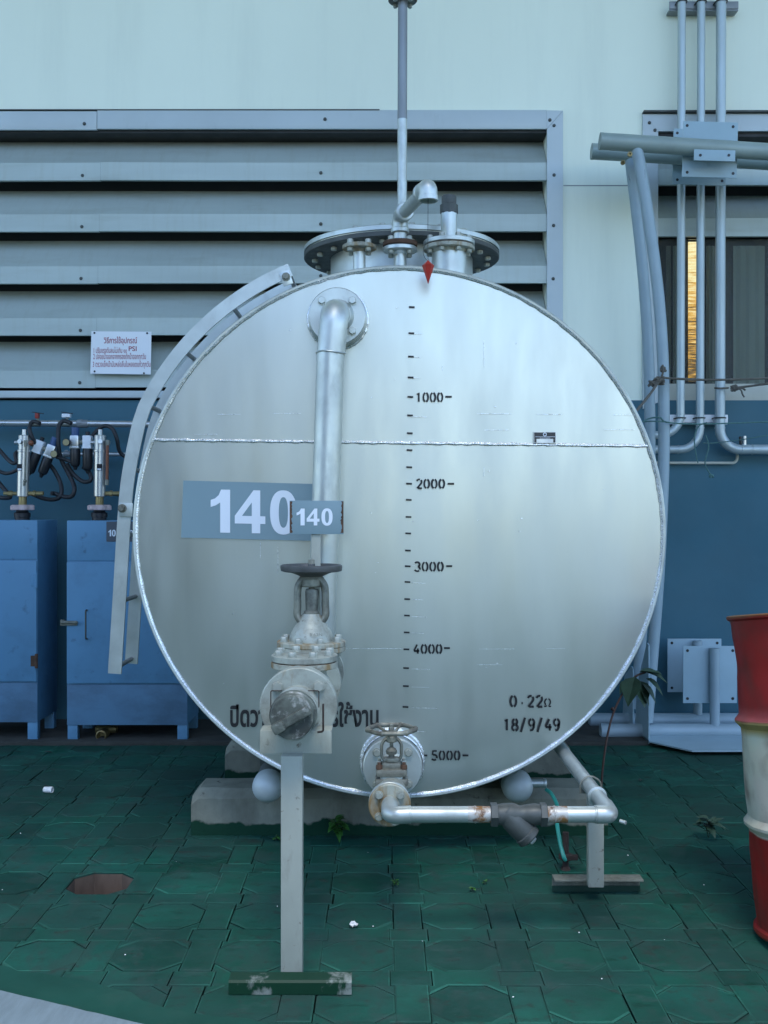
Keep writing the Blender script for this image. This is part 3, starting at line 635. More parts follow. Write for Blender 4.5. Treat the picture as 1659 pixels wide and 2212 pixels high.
for y, x0, x1, hh, lb in ((903, 1447, 1577, .048, 'flat pale bracket holding the three conduits just above their bends'),
                          (4, 1450, 1600, .045, 'flat bracket holding the three conduits at the top edge')):
    q = MB(); q.box(((cx_(x0)+cx_(x1))/2, YC+.045, cz_(y)), (cx_(x1)-cx_(x0), .012, hh), .002)
    q.box(((cx_(x0)+cx_(x1))/2, YC+.08, cz_(y)-hh/2-.006), (cx_(x1)-cx_(x0), .07, .008))
    tag(q.build('conduit_bracket', M['white'] if y > 100 else M['conduit_dark'], org=((cx_(x0)+cx_(x1))/2, YC, cz_(y))), lb, 'bracket', 'brackets for the wall conduits')
q = MB(); q.tube([(.9, 6.55, cz_(998)), (cx_(1600), 6.55, cz_(999)), (cx_(1601), 6.55, cz_(978))], .0085, 10, fr=.05)
tag(q.build('conduit', M['cream'], org=(.9, 6.55, cz_(998))), 'very thin pale conduit running low under the three wall conduits', 'pipe')

# ---- pipe frames with curved legs
def pipe_frame(dt, db, rail, leg, plates, clip, low_plate, stub, base, fin, plate_base, lb):
    t = thing('pipe_frame', (P(base[0], 1106, db).x, db, 0), lb, 'pipe frame', 'painted pipe frames leaning at the wall')
    q = MB(); a = P(rail[0], rail[1], dt); b = P(rail[2], rail[3], dt); e = a+(b-a)*2.2
    q.tube([a, e], rail[4], 24); rl = q.build('top_rail', M['rail'], t)
    q = MB(); q.cyl(a-(b-a).normalized()*.004, a+(b-a).normalized()*.012, rail[4]+.0008); q.build('end_cap', M['rail'], rl)
    q = MB(); pts = [P(x, y, dt+(db-dt)*min(1, max(0, (y-330)/1100))) for x, y in leg]
    q.tube(pts, .0325, 20, smooth=6); q.build('curved_leg', M['pipe_blue'], t)
    x0, y0, x1, y1 = plates; c0 = P(x0, y1, dt+.06); c1 = P(x1, y0, dt+.06); q = MB()
    q.box(((c0.x+c1.x)/2, dt+.056, (c0.z+c1.z)/2), (c1.x-c0.x, .008, c1.z-c0.z), .002, Matrix.Rotation(R(1.6), 3, 'Y')); pl = q.build('backing_plate', M['plate'], t)
    for hx_, hz_ in ((.08, .08), (.92, .08), (.08, .92), (.92, .92)):
        q = MB(); q.lathe((c0.x+(c1.x-c0.x)*hx_, dt+.0535, c0.z+(c1.z-c0.z)*hz_-(hx_-.5)*.008), (0, -1, 0), [(0, .0085), (.003, .0085)], 12); q.build('bolt_hole', M['black'], pl)
    if clip:
        x0, y0, x1, y1 = clip; c0 = P(x0, y1, dt-.05); c1 = P(x1, y0, dt-.05); q = MB()
        q.box(((c0.x+c1.x)/2, dt-.058, (c0.z+c1.z)/2), (c1.x-c0.x, .008, c1.z-c0.z), .002, Matrix.Rotation(R(1.6), 3, 'Y')); cp = q.build('clip_plate', M['plate'], t)
        for f in (.15, .84):
            q = MB(); q.lathe((c0.x+(c1.x-c0.x)*f, dt-.0615, (c0.z+c1.z)/2), (0, -1, 0), [(0, .008), (.003, .008)], 12); q.build('bolt_hole', M['black'], cp)
    x0, y0, x1, y1 = low_plate; c0 = P(x0, y1, db); c1 = P(x1, y0, db); q = MB()
    q.box(((c0.x+c1.x)/2, db+.035, (c0.z+c1.z)/2), (c1.x-c0.x, .008, c1.z-c0.z), .002); pl = q.build('lower_plate', M['plate'], t)
    for hx_, hz_ in ((.08, .08), (.92, .08), (.08, .92), (.92, .92)):
        q = MB(); q.lathe((c0.x+(c1.x-c0.x)*hx_, db+.0325, c0.z+(c1.z-c0.z)*hz_), (0, -1, 0), [(0, .0085), (.003, .0085)], 12); q.build('bolt_hole', M['black'], pl)
    q = MB(); q.cyl((P(stub[0], 0, db).x, db, .05), (P(stub[0], 0, db).x, db, P(0, stub[1], db).z), stub[2]); q.build('upright', M['pipe_blue'], t)
    a = P(base[0], 1106, db); q = MB(); q.tube([(a.x, db, .047), (a.x+2.2, db, .047)], .043, 24); q.build('base_pipe', M['pipe_blue'], t)
    fx = P(fin[0], 0, fin[2]).x; zt = P(0, fin[1], fin[2]).z; q = MB()
    q.prism([(fx, fin[2], .012), (fx, fin[2], zt), (fx, fin[2]+.04, zt+.01), (fx, db+.10, .3), (fx, db+.16, .012)], (.007, 0, 0)); q.build('fin', M['plate'], t)
    q = MB(); y1, y0 = db+.12, plate_base
    q.prism([(fx, fin[2]-.02, .022), (fx+.17, y0, .022), (fx+1.9, y0+.02, .022), (fx+1.9, y1, .022), (fx, y1, .022)], (0, 0, .008)); q.build('base_plate', M['plate'], t)
    q = MB(); p = P(leg[0][0]-16, leg[0][1]+12, dt-.05); q.lathe(p, (0, -1, 0), [(0, .014), (.012, .014), (.014, .006), (.004, .006)], 10); q.build('end_bolt', M['brass'], t)
    return t
pipe_frame(5.98, 6.10, (1297, 305, 1659, 328, .047), [(1376, 322), (1390, 400), (1405, 500), (1417, 590), (1426, 680), (1432, 780), (1434, 880), (1434, 980), (1431, 1080), (1426, 1190), (1419, 1300), (1411, 1400), (1404, 1490), (1398, 1560)],
           (1474, 264, 1592, 384), (1498, 325, 1587, 349), (1479, 1397, 1596, 1521), (1544, 1400, .028), (1297,), (1401, 1394, 5.93), 5.68,
           'nearer grey pipe frame, with a small clip plate in front of its rail')
pipe_frame(6.24, 6.42, (1279, 327, 1659, 350, .046), [(1361, 340), (1372, 430), (1384, 540), (1393, 640), (1400, 750), (1403, 860), (1404, 970), (1403, 1080), (1399, 1190), (1392, 1300), (1384, 1390), (1377, 1470), (1371, 1530)],
           (1453, 280, 1568, 400), None, (1445, 1381, 1562, 1497), (1507, 1384, .027), (1273,), (1367, 1445, 6.30), 6.36,
           'farther grey pipe frame, mostly behind the nearer one, its plates partly covered')

# ---- ropes and strings on the frames
def knot(q, p, s, n=5):
    for k in range(n):
        q.tube([p+Vector((rnd.uniform(-s, s), rnd.uniform(-s, s)*.6, rnd.uniform(-s, s)*.8)) for _ in range(5)], .006, 8, smooth=4, closed=True)
k0 = P(1424, 822, 5.93); q = MB()
pts = [P(1340, 925, 5.2), P(1376, 886, 5.6), P(1405, 850, 5.85), k0]
q.tube(pts, .0075, 8, smooth=6, jitter=.12); q.tube([P(1418, 815, 5.94), P(1500, 820, 5.96), P(1580, 820, 5.98), P(1659, 817, 6.0), P(1800, 812, 6.05)], .0065, 8, smooth=6, jitter=.12)
knot(q, k0, .028, 7); knot(q, P(1410, 830, 5.93), .022, 4); knot(q, P(1432, 797, 5.93), .016, 4); q.tube([P(1429, 815, 5.93), P(1433, 800, 5.92), P(1431, 788, 5.92)], .006, 8, smooth=4)
tag(q.build('rope', M['rope'], org=k0), 'dark rope knotted round the curved leg and stretched off to the right', 'rope')
k1 = P(1586, 838, 6.44); q = MB()
q.tube([P(1544, 838, 6.43), P(1556, 839, 6.40), P(1573, 838, 6.43)], .006, 8, smooth=4)
q.tube([k1, P(1620, 834, 6.40), P(1659, 829, 6.35), P(1800, 815, 6.2)], .007, 8, smooth=6, jitter=.12); knot(q, k1, .022, 6)
q.tube([k1, P(1600, 842, 6.42), P(1604, 852, 6.42), P(1608, 858, 6.42)], .005, 8, smooth=4); q.tube([k1, P(1602, 838, 6.42), P(1610, 843, 6.42)], .006, 8, smooth=4)
tag(q.build('rope', M['rope'], org=k1), 'short rope end tied round the thickest conduit with frayed tails', 'rope')
q = MB(); s0 = P(1400, 905, 5.94)
q.tube([P(1380, 918, 5.9), P(1400, 905, 5.92), P(1425, 902, 5.9), P(1440, 912, 5.95), P(1500, 916, 6.1), P(1580, 914, 6.2), P(1659, 911, 6.3), P(1800, 905, 6.4)], .0045, 6, smooth=6)
q.tube([P(1384, 911, 5.93), P(1410, 910, 5.9), P(1436, 911, 5.93)], .004, 6, smooth=5)
q.tube([P(1527, 913, 6.12), P(1510, 920, 6.12), P(1500, 945, 6.12), P(1504, 985, 6.12), P(1508, 1000, 6.12)], .004, 6, smooth=5)
q.tube([P(1524, 940, 6.12), P(1531, 965, 6.12), P(1523, 1000, 6.12), P(1534, 1024, 6.12), P(1537, 1031, 6.12)], .004, 6, smooth=5); knot(q, P(1537, 1029, 6.12), .01, 3)
q.tube([P(1519, 957, 6.12), P(1540, 957, 6.40), P(1600, 950, 6.40), P(1659, 940, 6.40), P(1760, 925, 6.4)], .003, 6, smooth=4)
tag(q.build('twine', M['twine'], org=s0), 'thin green twine looped over the conduits with a dangling loose end', 'string')
# ================================================================== THE TANK
YT = 3.99; TC = Vector((.057, YT, 1.226)); TR = .995; YB = 5.50
tank = thing('storage_tank', (.057, 4.7, .17), 'large round silver storage tank with a litre scale on its flat end', 'tank')
q = MB(); ax = (0, 1, 0)
q.lathe((TC.x, 0, TC.z), ax, [(YT+.012, TR-.011), (YT-.010, TR-.010), (YT-.011, TR-.003), (YT-.008, TR), (YB, TR), (YB+.02, TR-.02)], 160); q.build('shell', M['alu'], tank)
# flat end: a fine disc with slight dents
q = MB(); ringsn = [0.0]+[0.05*k for k in range(1, 20)]+[.986]
def dent(x, z):
    return .0035*mnoise.noise(Vector((x*1.6, z*1.6, 3)))+.0016*mnoise.noise(Vector((x*4, z*2.2, 8)))
grid = []
for r in ringsn[1:]:
    grid.append([q.bm.verts.new((TC.x+math.sin(a)*r, YT+dent(math.sin(a)*r, math.cos(a)*r)*(1 if r < .95 else .2), TC.z+math.cos(a)*r)) for a in [2*math.pi*k/128 for k in range(128)]])
cv = q.bm.verts.new((TC.x, YT+dent(0, 0), TC.z))
for k in range(128): q.bm.faces.new((cv, grid[0][k], grid[0][(k+1) % 128]))
for a, b in zip(grid[:-1], grid[1:]):
    for k in range(128): q.bm.faces.new((a[k], b[k], b[(k+1) % 128], a[(k+1) % 128]))
end = q.build('end_plate', M['alu_face'], tank)
q = MB(); q.tube([Vector((TC.x+math.sin(a)*.984, YT-.001, TC.z+math.cos(a)*.984)) for a in [2*math.pi*k/300 for k in range(300)]], .0075, 8, jitter=.22, closed=True)
q.build('rim_weld', M['alu_bead'], tank)
a = P(324, 950, YT); b = P(1402, 963.5, YT); q = MB(); n = 240
q.tube([a+(b-a)*(k/n)+Vector((0, -.001, .0022*mnoise.noise(Vector((k*.22, 0, 0))))) for k in range(n+1)], lambda t: .0060+.0024*mnoise.noise(Vector((t*60, 2, 0))), 10, jitter=.10)
q.build('seam_weld', M['alu_bead'], tank)
# brush ridges and scratches in the paint
FD = YT-.0052
q = MB()
for x0, x1, y in ((470, 520, 895), (590, 650, 893), (420, 470, 938), (1030, 1105, 894), (1160, 1215, 895), (1325, 1380, 896), (1305, 1372, 928), (1045, 1100, 929), (1035, 1110, 1402), (1180, 1222, 1401), (1030, 1085, 1436), (740, 870, 1401)):
    strip(q, x0, x1, y, .9, FD+.001)
for y, l in ((720, 18), (771, 16), (816, 14), (900, 30), (1221, 5), (1259, 26), (1295, 20), (1332, 30), (1367, 22), (1445, 36), (1484, 34), (1529, 52), (1580, 26)):
    strip(q, 889, 893+l, y, 1.1, FD+.001, tilt=1.0)
for x, y0, y1 in ((1045, 735, 790), (1045, 1010, 1030), (562, 1170, 1205), (600, 1180, 1240), (955, 790, 800)):
    A = P(x, y0, FD+.001); B = P(x+.9, y1, FD+.001); q.face([(A.x, A.y, B.z), (B.x, A.y, B.z), (B.x, A.y, A.z), (A.x, A.y, A.z)])
for _ in range(26):
    x, y = rnd.uniform(480, 1330), rnd.uniform(640, 1560)
    strip(q, x, x+rnd.uniform(2, 5), y, rnd.uniform(1, 2), FD+.001)
q.build('paint_scratches', M['alu_bead'], end, smooth=False)
# litre scale
q = MB()
tick = [663, 719.5, 770, 815, 857, 897, 935.5, 972, 1009, 1044.5, 1079.5, 1116.5, 1152, 1189, 1223, 1257, 1294, 1329.5, 1366, 1402.5, 1443, 1482, 1527]
for i, y in enumerate(tick):
    x = 889.5-13.5*(y-663)/864; strip(q, x-6.2, x+6.2, y, 3.8, FD, tilt=.5)
for s, x0, x1, y in (('1000', 896, 958, 858), ('2000', 897, 962, 1045), ('3000', 893, 959, 1224), ('4000', 891, 956, 1402), ('5000', 930, 995, 1632)):
    stencil(q, s, x0, x1, y-11.5, y+11.5, FD)
for x0, x1, y in ((962, 976, 857), (967, 981, 1045), (964, 977, 1223), (959, 972, 1400), (911, 923, 1632), (999, 1012, 1632)): strip(q, x0, x1, y, 4.2, FD)
q.build('litre_scale', M['black_ink'], end, smooth=False)
q = MB(); stencil(q, '0.22', 1099, 1174, 1501, 1529, FD)
A = P(1174, 1527, FD); B = P(1192, 1508, FD)
om = _arc(.5, .55, .34, .38, 235, 105)[0:]; om2 = _arc(.5, .55, .34, .38, 75, -55)
for st in (om+[], om2, [(.08, .06), (.34, .06), (.33, .2)], [(.92, .06), (.66, .06), (.67, .2)]):
    ribbon(q, st, .17, lambda u, v: Vector((A.x+(B.x-A.x)*u, FD, A.z+(B.z-A.z)*v)))
q.build('resistance_lettering', M['black_ink'], end, smooth=False)
q = MB(); stencil(q, '18/9/49', 1085, 1211, 1551, 1580, FD); q.build('date_lettering', M['black_ink'], end, smooth=False)
q = MB(); put_text(q, 'ปิดวาล์วหลังการใช้งาน', 497, 818, 1516, 1571, FD, bold=.03); q.build('warning_lettering', M['black_ink'], end, smooth=False)
# slate number decal
q = MB(); A = [P(396, 1038, FD), P(705, 1046, FD), P(700, 1169, FD), P(391, 1161.5, FD)]; q.face([A[3], A[2], A[1], A[0]])
dc = q.build('number_decal', M['decal'], end, smooth=False)
q = MB(); bold140(q, '140', 455, 641, 1057, 1150, FD-.0012, tilt=.022); q.build('number', M['white_ink'], dc, smooth=False)
# maker's plate
q = MB(); a = P(1152.5, 957, FD); b = P(1201.5, 932.5, FD); q.box(((a.x+b.x)/2, FD-.002, (a.z+b.z)/2), (b.x-a.x, .003, b.z-a.z)); npl = q.build('nameplate', M['steel'], end)
q = MB(); c = [(1154, 934), (1200, 934), (1200, 950), (1195, 950), (1195, 948), (1159, 948), (1159, 950), (1154, 950)]
q.face([P(x, y, FD-.0042) for x, y in c]); q.face([P(x, y, FD-.0042) for x, y in ((1154, 950.2), (1159, 950.2), (1159, 956), (1154, 956))]); q.face([P(x, y, FD-.0042) for x, y in ((1195, 950.2), (1200, 950.2), (1200, 956), (1195, 956))])
q.build('plate_print', M['plate_black'], npl, smooth=False)
q = MB(); c0 = P(1177, 938.5, FD-.0050)
ribbon(q, _arc(0, 0, 1, 1, 0, 360, 16), .45, lambda u, v: c0+Vector((u*.0058, 0, v*.0058)))
for y, x0, x1 in ((943.5, 1157, 1197), (946.3, 1166, 1188)):
    x = x0
    while x < x1: strip(q, x, x+1.5, y, 1.1, FD-.0050); x += 2.1
q.build('plate_emblem', M['white_ink'], npl, smooth=False)
# skids
for x in (-.451, .518):
    q = MB(); n = 10; yb = 4.08; r = .0605; zc = .2345
    q.lathe((x, 0, zc), ax, [(yb+r-r*math.cos(math.pi/2*k/n), r*math.sin(math.pi/2*k/n)) for k in range(n+1)]+[(yb+r+.035, r), (yb+r+.036, r-.004)], 32); cp_ = q; q = MB(); q.cyl((x, yb+r+.03, zc), (x, 5.55, zc), r-.003, seg=32); sk = q.build('skid_pipe', M['shade_alu'], tank); cp_.build('end_cap', M['alu_matt'], sk)  # pipe carries the painted under-tank shade, end cap the bright paint
    if x > 0:
        q = MB(); q.cyl((x+.04, 4.14, zc+.012), (x+.105, 4.14, zc+.012), .016, bev=.003); q.cyl((x+.10, 4.14, zc+.012), (x+.112, 4.14, zc+.012), .019, bev=.002); q.build('earth_lug', M['alu'], sk)
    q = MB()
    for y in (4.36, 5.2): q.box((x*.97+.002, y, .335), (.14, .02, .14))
    q.build('saddle_web', M['shade_alu'], tank)
# manhole
mz = 2.45; mc = Vector((.078, 4.75, mz)); q = MB(); q.lathe((mc.x, mc.y, 0), (0, 0, 1), [(2.12, .3155), (mz-.02, .3155)], 64)
mh = q.build('manhole_neck', M['alu'], tank)
q = MB(); q.lathe((mc.x, mc.y, 0), (0, 0, 1), [(mz-.032, .316), (mz-.032, .428), (mz-.028, .433), (mz-.010, .433), (mz-.009, .426)], 96, cap=True); q.build('neck_flange', M['iron'], mh)  # flange coloured dark in place of the lid's dim underside
q = MB(); q.lathe((mc.x, mc.y, 0), (0, 0, 1), [(mz-.009, .425), (mz-.004, .426), (mz-.003, .434), (mz+.014, .434), (mz+.018, .430)], 96, cap=True)
ld = q.build('manhole_lid', M['alu'], tank)
bolt_ring(ld, (mc.x, mc.y, mz+.018), (0, 0, 1), .385, 20, .013, .014, .3, both=.052)
def nozzle(x, y, zf, r, rn, mat, pair, name='nozzle'):
    q = MB(); zb = TC.z+math.sqrt(max(0, TR**2-(x-TC.x)**2))-.02; q.cyl((x, y, zb), (x, y, zf-.02), rn)
    nz_ = q.build(name, M['alu'], tank)
    th = .016 if not pair else .017
    q = MB(); q.lathe((x, y, zf-th), (0, 0, 1), [(0, r-.002), (.002, r), (th-.002, r), (th, r-.003)], 40); q.lathe((x, y, zf-th-.012), (0, 0, 1), [(0, rn), (.012, rn+.006)], 32)
    q.build('nozzle_flange', M[mat[0]], nz_)
    if pair:
        q = MB(); q.cyl((x, y, zf), (x, y, zf+.004), r-.006); q.build('gasket', M['rust'], nz_)
        q = MB(); q.lathe((x, y, zf+.004), (0, 0, 1), [(0, r-.003), (.002, r), (th-.001, r), (th+.001, r-.004)], 40); q.build('nozzle_flange', M[mat[1]], nz_)
    return nz_
n1 = nozzle(-.098, 4.25, 2.362, .068, .0245, ('rust_edge',), False)
bolt_ring(n1, (-.098, 4.25, 2.362), (0, 0, 1), .050, 4, .012, .014, .5, both=.016)
n3 = nozzle(.259, 4.25, 2.357, .102, .069, ('rust_edge', 'alu'), True)
bolt_ring(n3, (.259, 4.25, 2.379), (0, 0, 1), .083, 8, .0115, .013, .5, both=.040)
q = MB(); q.cyl((.259, 4.25, 2.375), (.259, 4.25, 2.50), .0325); q.build('dip_pipe', M['alu'], n3)
q = MB(); q.lathe((.259, 4.25, 2.487), (0, 0, 1), [(0, .033), (.003, .036), (.036, .036), (.039, .033)], 8); q.lathe((.259, 4.25, 2.52), (0, 0, 1), [(0, .029), (.03, .030), (.038, .029), (.040, .024), (.034, .02)], 24); q.build('pipe_coupling', M['iron'], n3)
n2 = nozzle(.064, 4.25, 2.353, .069, .026, ('alu',), False)
# gooseneck breather on the middle nozzle
bz = 2.477; gv = thing('breather_pipe', (.064, 4.25, 2.353), 'silver gooseneck pipe on the middle top nozzle, its elbow opening downward', 'pipe')
q = MB(); q.cyl((.064, 4.25, 2.353), (.064, 4.25, 2.357), .063); q.build('gasket', M['iron'], gv)
q = MB(); q.lathe((.064, 4.25, 2.357), (0, 0, 1), [(0, .067), (.002, .069), (.016, .069), (.018, .066)], 40); gf = q.build('flange', M['rust'], gv)
bolt_ring(gf, (.064, 4.25, 2.375), (0, 0, 1), .051, 4, .0115, .013, .5, both=.04)
g0 = Vector((.064, 4.25, bz)); g1 = Vector((.160, 3.87, bz)); gd = (g1-g0).normalized()
q = MB(); q.cyl((.064, 4.25, 2.36), (.064, 4.25, 2.43), .0255); q.cyl(g0+gd*.03, g1-gd*.03, .0245); q.build('pipe', M['alu'], gv)
q = MB(); q.tube([g0-Vector((0, 0, .062)), g0, g0+gd*.075], .0325, 20, fr=.04); q.cyl(g0-Vector((0, 0, .066)), g0-Vector((0, 0, .046)), .036, bev=.003); q.cyl(g0+gd*.060, g0+gd*.080, .036, bev=.003); q.build('elbow', M['alu'], gv)
q = MB(); q.tube([g1-gd*.075, g1, g1-Vector((0, 0, .034))], .034, 20, fr=.045, cap=False); q.cyl(g1-gd*.08, g1-gd*.06, .037, bev=.003)
q.lathe(g1-Vector((0, 0, .030)), (0, 0, -1), [(0, .033), (.002, .037), (.018, .0375), (.020, .035), (.019, .030), (-.01, .029)], 28, cap=False); q.lathe(g1-Vector((0, 0, .028)), (0, 0, -1), [(0, .0), (.001, .0295)], 24, cap=False)
q.build('elbow', M['alu'], gv)
# plumb bob
bx, by = .160, 3.868; bt = thing('plumb_bob', (bx, by, 2.128), 'red pointed plumb bob hanging from the gooseneck in front of the tank', 'plumb bob')
q = MB(); q.lathe((bx, by, 2.128), (0, 0, 1), [(0, .001), (.066, .0222), (.080, .006), (.084, .003)], 6); q.build('bob', M['bob'], bt, smooth=False)
q = MB(); q.tube([(bx, by, 2.21), (bx-.001, by, 2.30), (bx, by, 2.449)], .0011, 6); q.build('cord', M['iron'], bt)
q = MB(); q.tube([(bx, by, 2.21), (bx-.012, by, 2.222), (bx-.018, by, 2.245), (bx-.008, by+.03, 2.28)], .001, 6, smooth=4); q.build('cord_end', M['iron'], bt)
# tall vent pipe
vx, vy = .088, 5.30; vt = thing('vent_pipe', (vx, vy, 2.19), 'tall thin vent pipe rising behind the manhole, darker near its top flange', 'pipe')
q = MB(); q.cyl((vx, vy, 2.18), (vx+.003, vy, 3.25), .024); q.build('lower_pipe', M['alu'], vt)
q = MB(); q.cyl((vx+.003, vy, 3.25), (vx+.005, vy, 3.845), .0238); q.cyl((vx+.005, vy, 3.86), (vx+.006, vy, 4.7), .0238); q.build('upper_pipe', M['conduit_dark'], vt)
fl = flange(vt, (vx+.005, vy, 3.838), (0, 0, -1), .072, .03, 4, .052, mat='dirty_cast', br=.011)
# ladder bolted to the tank's left shoulder
ld_ = thing('ladder', (-1.05, 4.33, .6), 'narrow silver ladder curving over the left shoulder of the tank', 'ladder')
LR = 1.112; LW = .052; y_f, y_b = 4.20, 4.475
def lad(a, r=LR): return (TC.x-math.sin(a)*r, TC.z+math.cos(a)*r)
def stringer(y, a0):
    q = MB(); path = [lad(a0+(R(64)-a0)*k/26) for k in range(27)]
    path += [(v.x, v.z) for v in catmull([Vector((x, 0, z)) for x, z in ((-.930, 1.733), (-.957, 1.677), (-1.000, 1.479), (-1.020, 1.311), (-1.040, .98), (-1.060, .664))], 6)[7:]]
    n = len(path); L_, R_ = [], []
    for i in range(n):
        a = path[max(i-1, 0)]; b = path[min(i+1, n-1)]; dx, dz = b[0]-a[0], b[1]-a[1]; l = math.hypot(dx, dz); nx, nz_ = -dz/l*LW/2, dx/l*LW/2
        L_.append((path[i][0]+nx, path[i][1]+nz_)); R_.append((path[i][0]-nx, path[i][1]-nz_))
    q.rings([[Vector((L_[i][0], y-.005, L_[i][1])), Vector((R_[i][0], y-.005, R_[i][1])), Vector((R_[i][0], y+.005, R_[i][1])), Vector((L_[i][0], y+.005, L_[i][1]))] for i in range(n)])
    q.build('stringer', M['post'] if 0 else M['alu'], ld_, ang=20); return path
pf = stringer(y_f, R(22.5)); stringer(y_b, R(22.5))
s = 0; acc = 0.06; nxt = .07
for i in range(1, len(pf)):
    seg = math.hypot(pf[i][0]-pf[i-1][0], pf[i][1]-pf[i-1][1])
    while acc+seg >= nxt:
        f = (nxt-acc)/seg; x = pf[i-1][0]+(pf[i][0]-pf[i-1][0])*f; z = pf[i-1][1]+(pf[i][1]-pf[i-1][1])*f
        q = MB(); q.cyl((x, y_f+.004, z), (x, y_b-.004, z), .0095, seg=12); q.build('rung', M['conduit_dark'], ld_); nxt += .262
    acc += seg
for px, py, w_, h_, rot in ((618, 601, 22, 30, -20), (272, 1101, 29, 29, 2)):
    p = P(px, py, y_f-.012); q = MB(); q.box((p.x, p.y+.002, p.z), (w_*y_f/2304, .006, h_*y_f/2304), .001, Matrix.Rotation(R(rot), 3, 'Y')); br_ = q.build('lug_plate', M['alu'], ld_)
    q = MB(); p = P(px-(0 if px > 500 else 8), py-3, y_f-.014); q.lathe(p, (0, -1, 0), [(0, .017), (.003, .017)], 20); q.hexa(p+Vector((0, -.003, 0)), (0, -1, 0), .0125, .012); q.build('lug_bolt', M['dirty_cast'], br_)

# concrete sleepers
def sleeper(y0, x0, x1, zt, lb):
    q = MB(); dp = .23; t = bmesh.new()
    pr = [(y0, -.045), (y0, zt-.035), (y0+.035, zt), (y0+dp-.035, zt), (y0+dp, zt-.035), (y0+dp, -.045)]; rr = []; n = 40
    for k in range(n+1):
        x = x0+(x1-x0)*k/n; e = min(k, n-k); sh = (1-.16 if e == 0 else 1); rr.append([Vector((x+(0 if e else 0), y+.004*mnoise.noise(Vector((x*9, i_, y0))), (z if z < 0 else z*sh)+.004*mnoise.noise(Vector((x*12, i_+5, y0))))) for i_, (y, z) in enumerate(pr)])
    a, b = rr[1], rr[-2]
    rr[1] = [p.lerp(r0, .0)+Vector((-.012, 0, 0)) for p, r0 in zip(rr[1], rr[0])]
    q.rings(rr); o = q.build('concrete_sleeper', M['block'], org=((x0+x1)/2, y0, 0), ang=40); return tag(o, lb, 'concrete block', 'concrete sleepers under the tank')
sleeper(4.285, -.775, .90, .183, 'front concrete sleeper under the tank with a green painted foot')
sleeper(5.13, -.765, .90, .186, 'rear concrete sleeper under the tank, half hidden behind the front one')

# ================================================================== FILL PIPE
fp = thing('fill_pipe', (-.2, 3.82, .745), 'thick silver pipe from the upper flange down the tank face to the valve', 'pipe')
FX, FZ = -.172, 2.020
q = MB(); q.lathe((FX, YT+.012, FZ), (0, -1, 0), [(0, .111), (.02, .110), (.05, .109), (.053, .106)], 56); cl = q.build('nozzle_collar', M['alu'], fp)
q = MB(); q.tube([Vector((FX+math.sin(a)*.1105, YT-.003, FZ+math.cos(a)*.1105)) for a in [2*math.pi*k/90 for k in range(90)]], .006, 8, jitter=.25, closed=True); q.build('collar_weld', M['alu_bead'], cl)
q = MB(); q.lathe((FX, YT-.041, FZ), (0, -1, 0), [(0, .100), (.006, .100)], 48); q.build('gasket', M['iron'], fp)
fl = flange(fp, (FX, 3.916, FZ), (0, -1, 0), .1055, .024, 4, .079, .5, hub=.051, br=.0145, bm_='alu')
RX0, RX1 = -.190, -.226
q = MB(); q.tube([(FX, 3.92, FZ), (FX-.004, 3.815, FZ), (RX0, 3.815, FZ-.155)], .0505, 32, fr=.078, fseg=14); q.build('elbow', M['alu'], fp)
q = MB(); q.tube([(RX0-.001, 3.815, FZ-.15), (RX1, 3.815, .80)], .0495, 32); q.build('riser', M['alu'], fp)
q = MB(); c = Vector((RX0, 3.815, FZ-.152)); q.tube([c+Vector((math.cos(a)*.0505, math.sin(a)*.0505, .003*math.sin(a*2))) for a in [2*math.pi*k/60 for k in range(60)]], .0035, 8, jitter=.3, closed=True); q.build('pipe_weld', M['alu'], fp)
VX, VZ = -.245, .743
q = MB(); q.tube([(RX1, 3.815, .81), (RX1-.004, 3.815, VZ), (VX, 3.72, VZ)], .0505, 32, fr=.066, fseg=12); q.build('lower_elbow', M['alu'], fp)
flange(fp, (VX, 3.742, VZ), (0, 1, 0), .105, .022, 8, .08, .5, bolts=True)

# ---- gate valve with rising yoke and dark handwheel
gv = thing('gate_valve', (VX, 3.60, .63), 'big cast gate valve with arched yoke and dark dished handwheel', 'valve')
GY = 3.60
q = MB(); q.lathe((VX, 3.722, VZ), (0, -1, 0), [(0, .105), (.02, .105), (.021, .062), (.06, .075), (.12, .082), (.18, .075), (.22, .062), (.221, .105), (.242, .105)], 48); q.sphere((VX, GY, VZ), .082, (1, .9, 1.0)); q.lathe((VX, GY, VZ), (0, 0, 1), [(0, .075), (.09, .072)], 32)
bd = q.build('body', M['grey_cast'], gv)
bolt_ring(bd, (VX, 3.480, VZ), (0, -1, 0), .082, 8, .013, .014, .5)
q = MB(); z0 = .832
for zz in (z0, z0+.0175): q.lathe((VX, GY, zz), (0, 0, 1), [(0, .114), (.002, .116), (.014, .116), (.0165, .113)], 48)
bf = q.build('bonnet_flange', M['rust_edge'], gv); bolt_ring(bf, (VX, GY, z0+.034), (0, 0, 1), .096, 8, .0125, .014, .5, both=.034)
q = MB(); q.lathe((VX, GY, z0+.033), (0, 0, 1), [(0, .076), (.014, .074), (.034, .066), (.054, .054), (.068, .043), (.080, .036), (.092, .03)], 40); q.build('bonnet', M['grey_cast'], gv)
zy0, zy1 = .944, 1.085
q = MB(); path = [(.036, zy0-.012), (.0475, zy0+.008), (.047, zy0+.04), (.0465, zy0+.085), (.043, zy0+.108), (.030, zy0+.128), (.02, zy0+.136)]
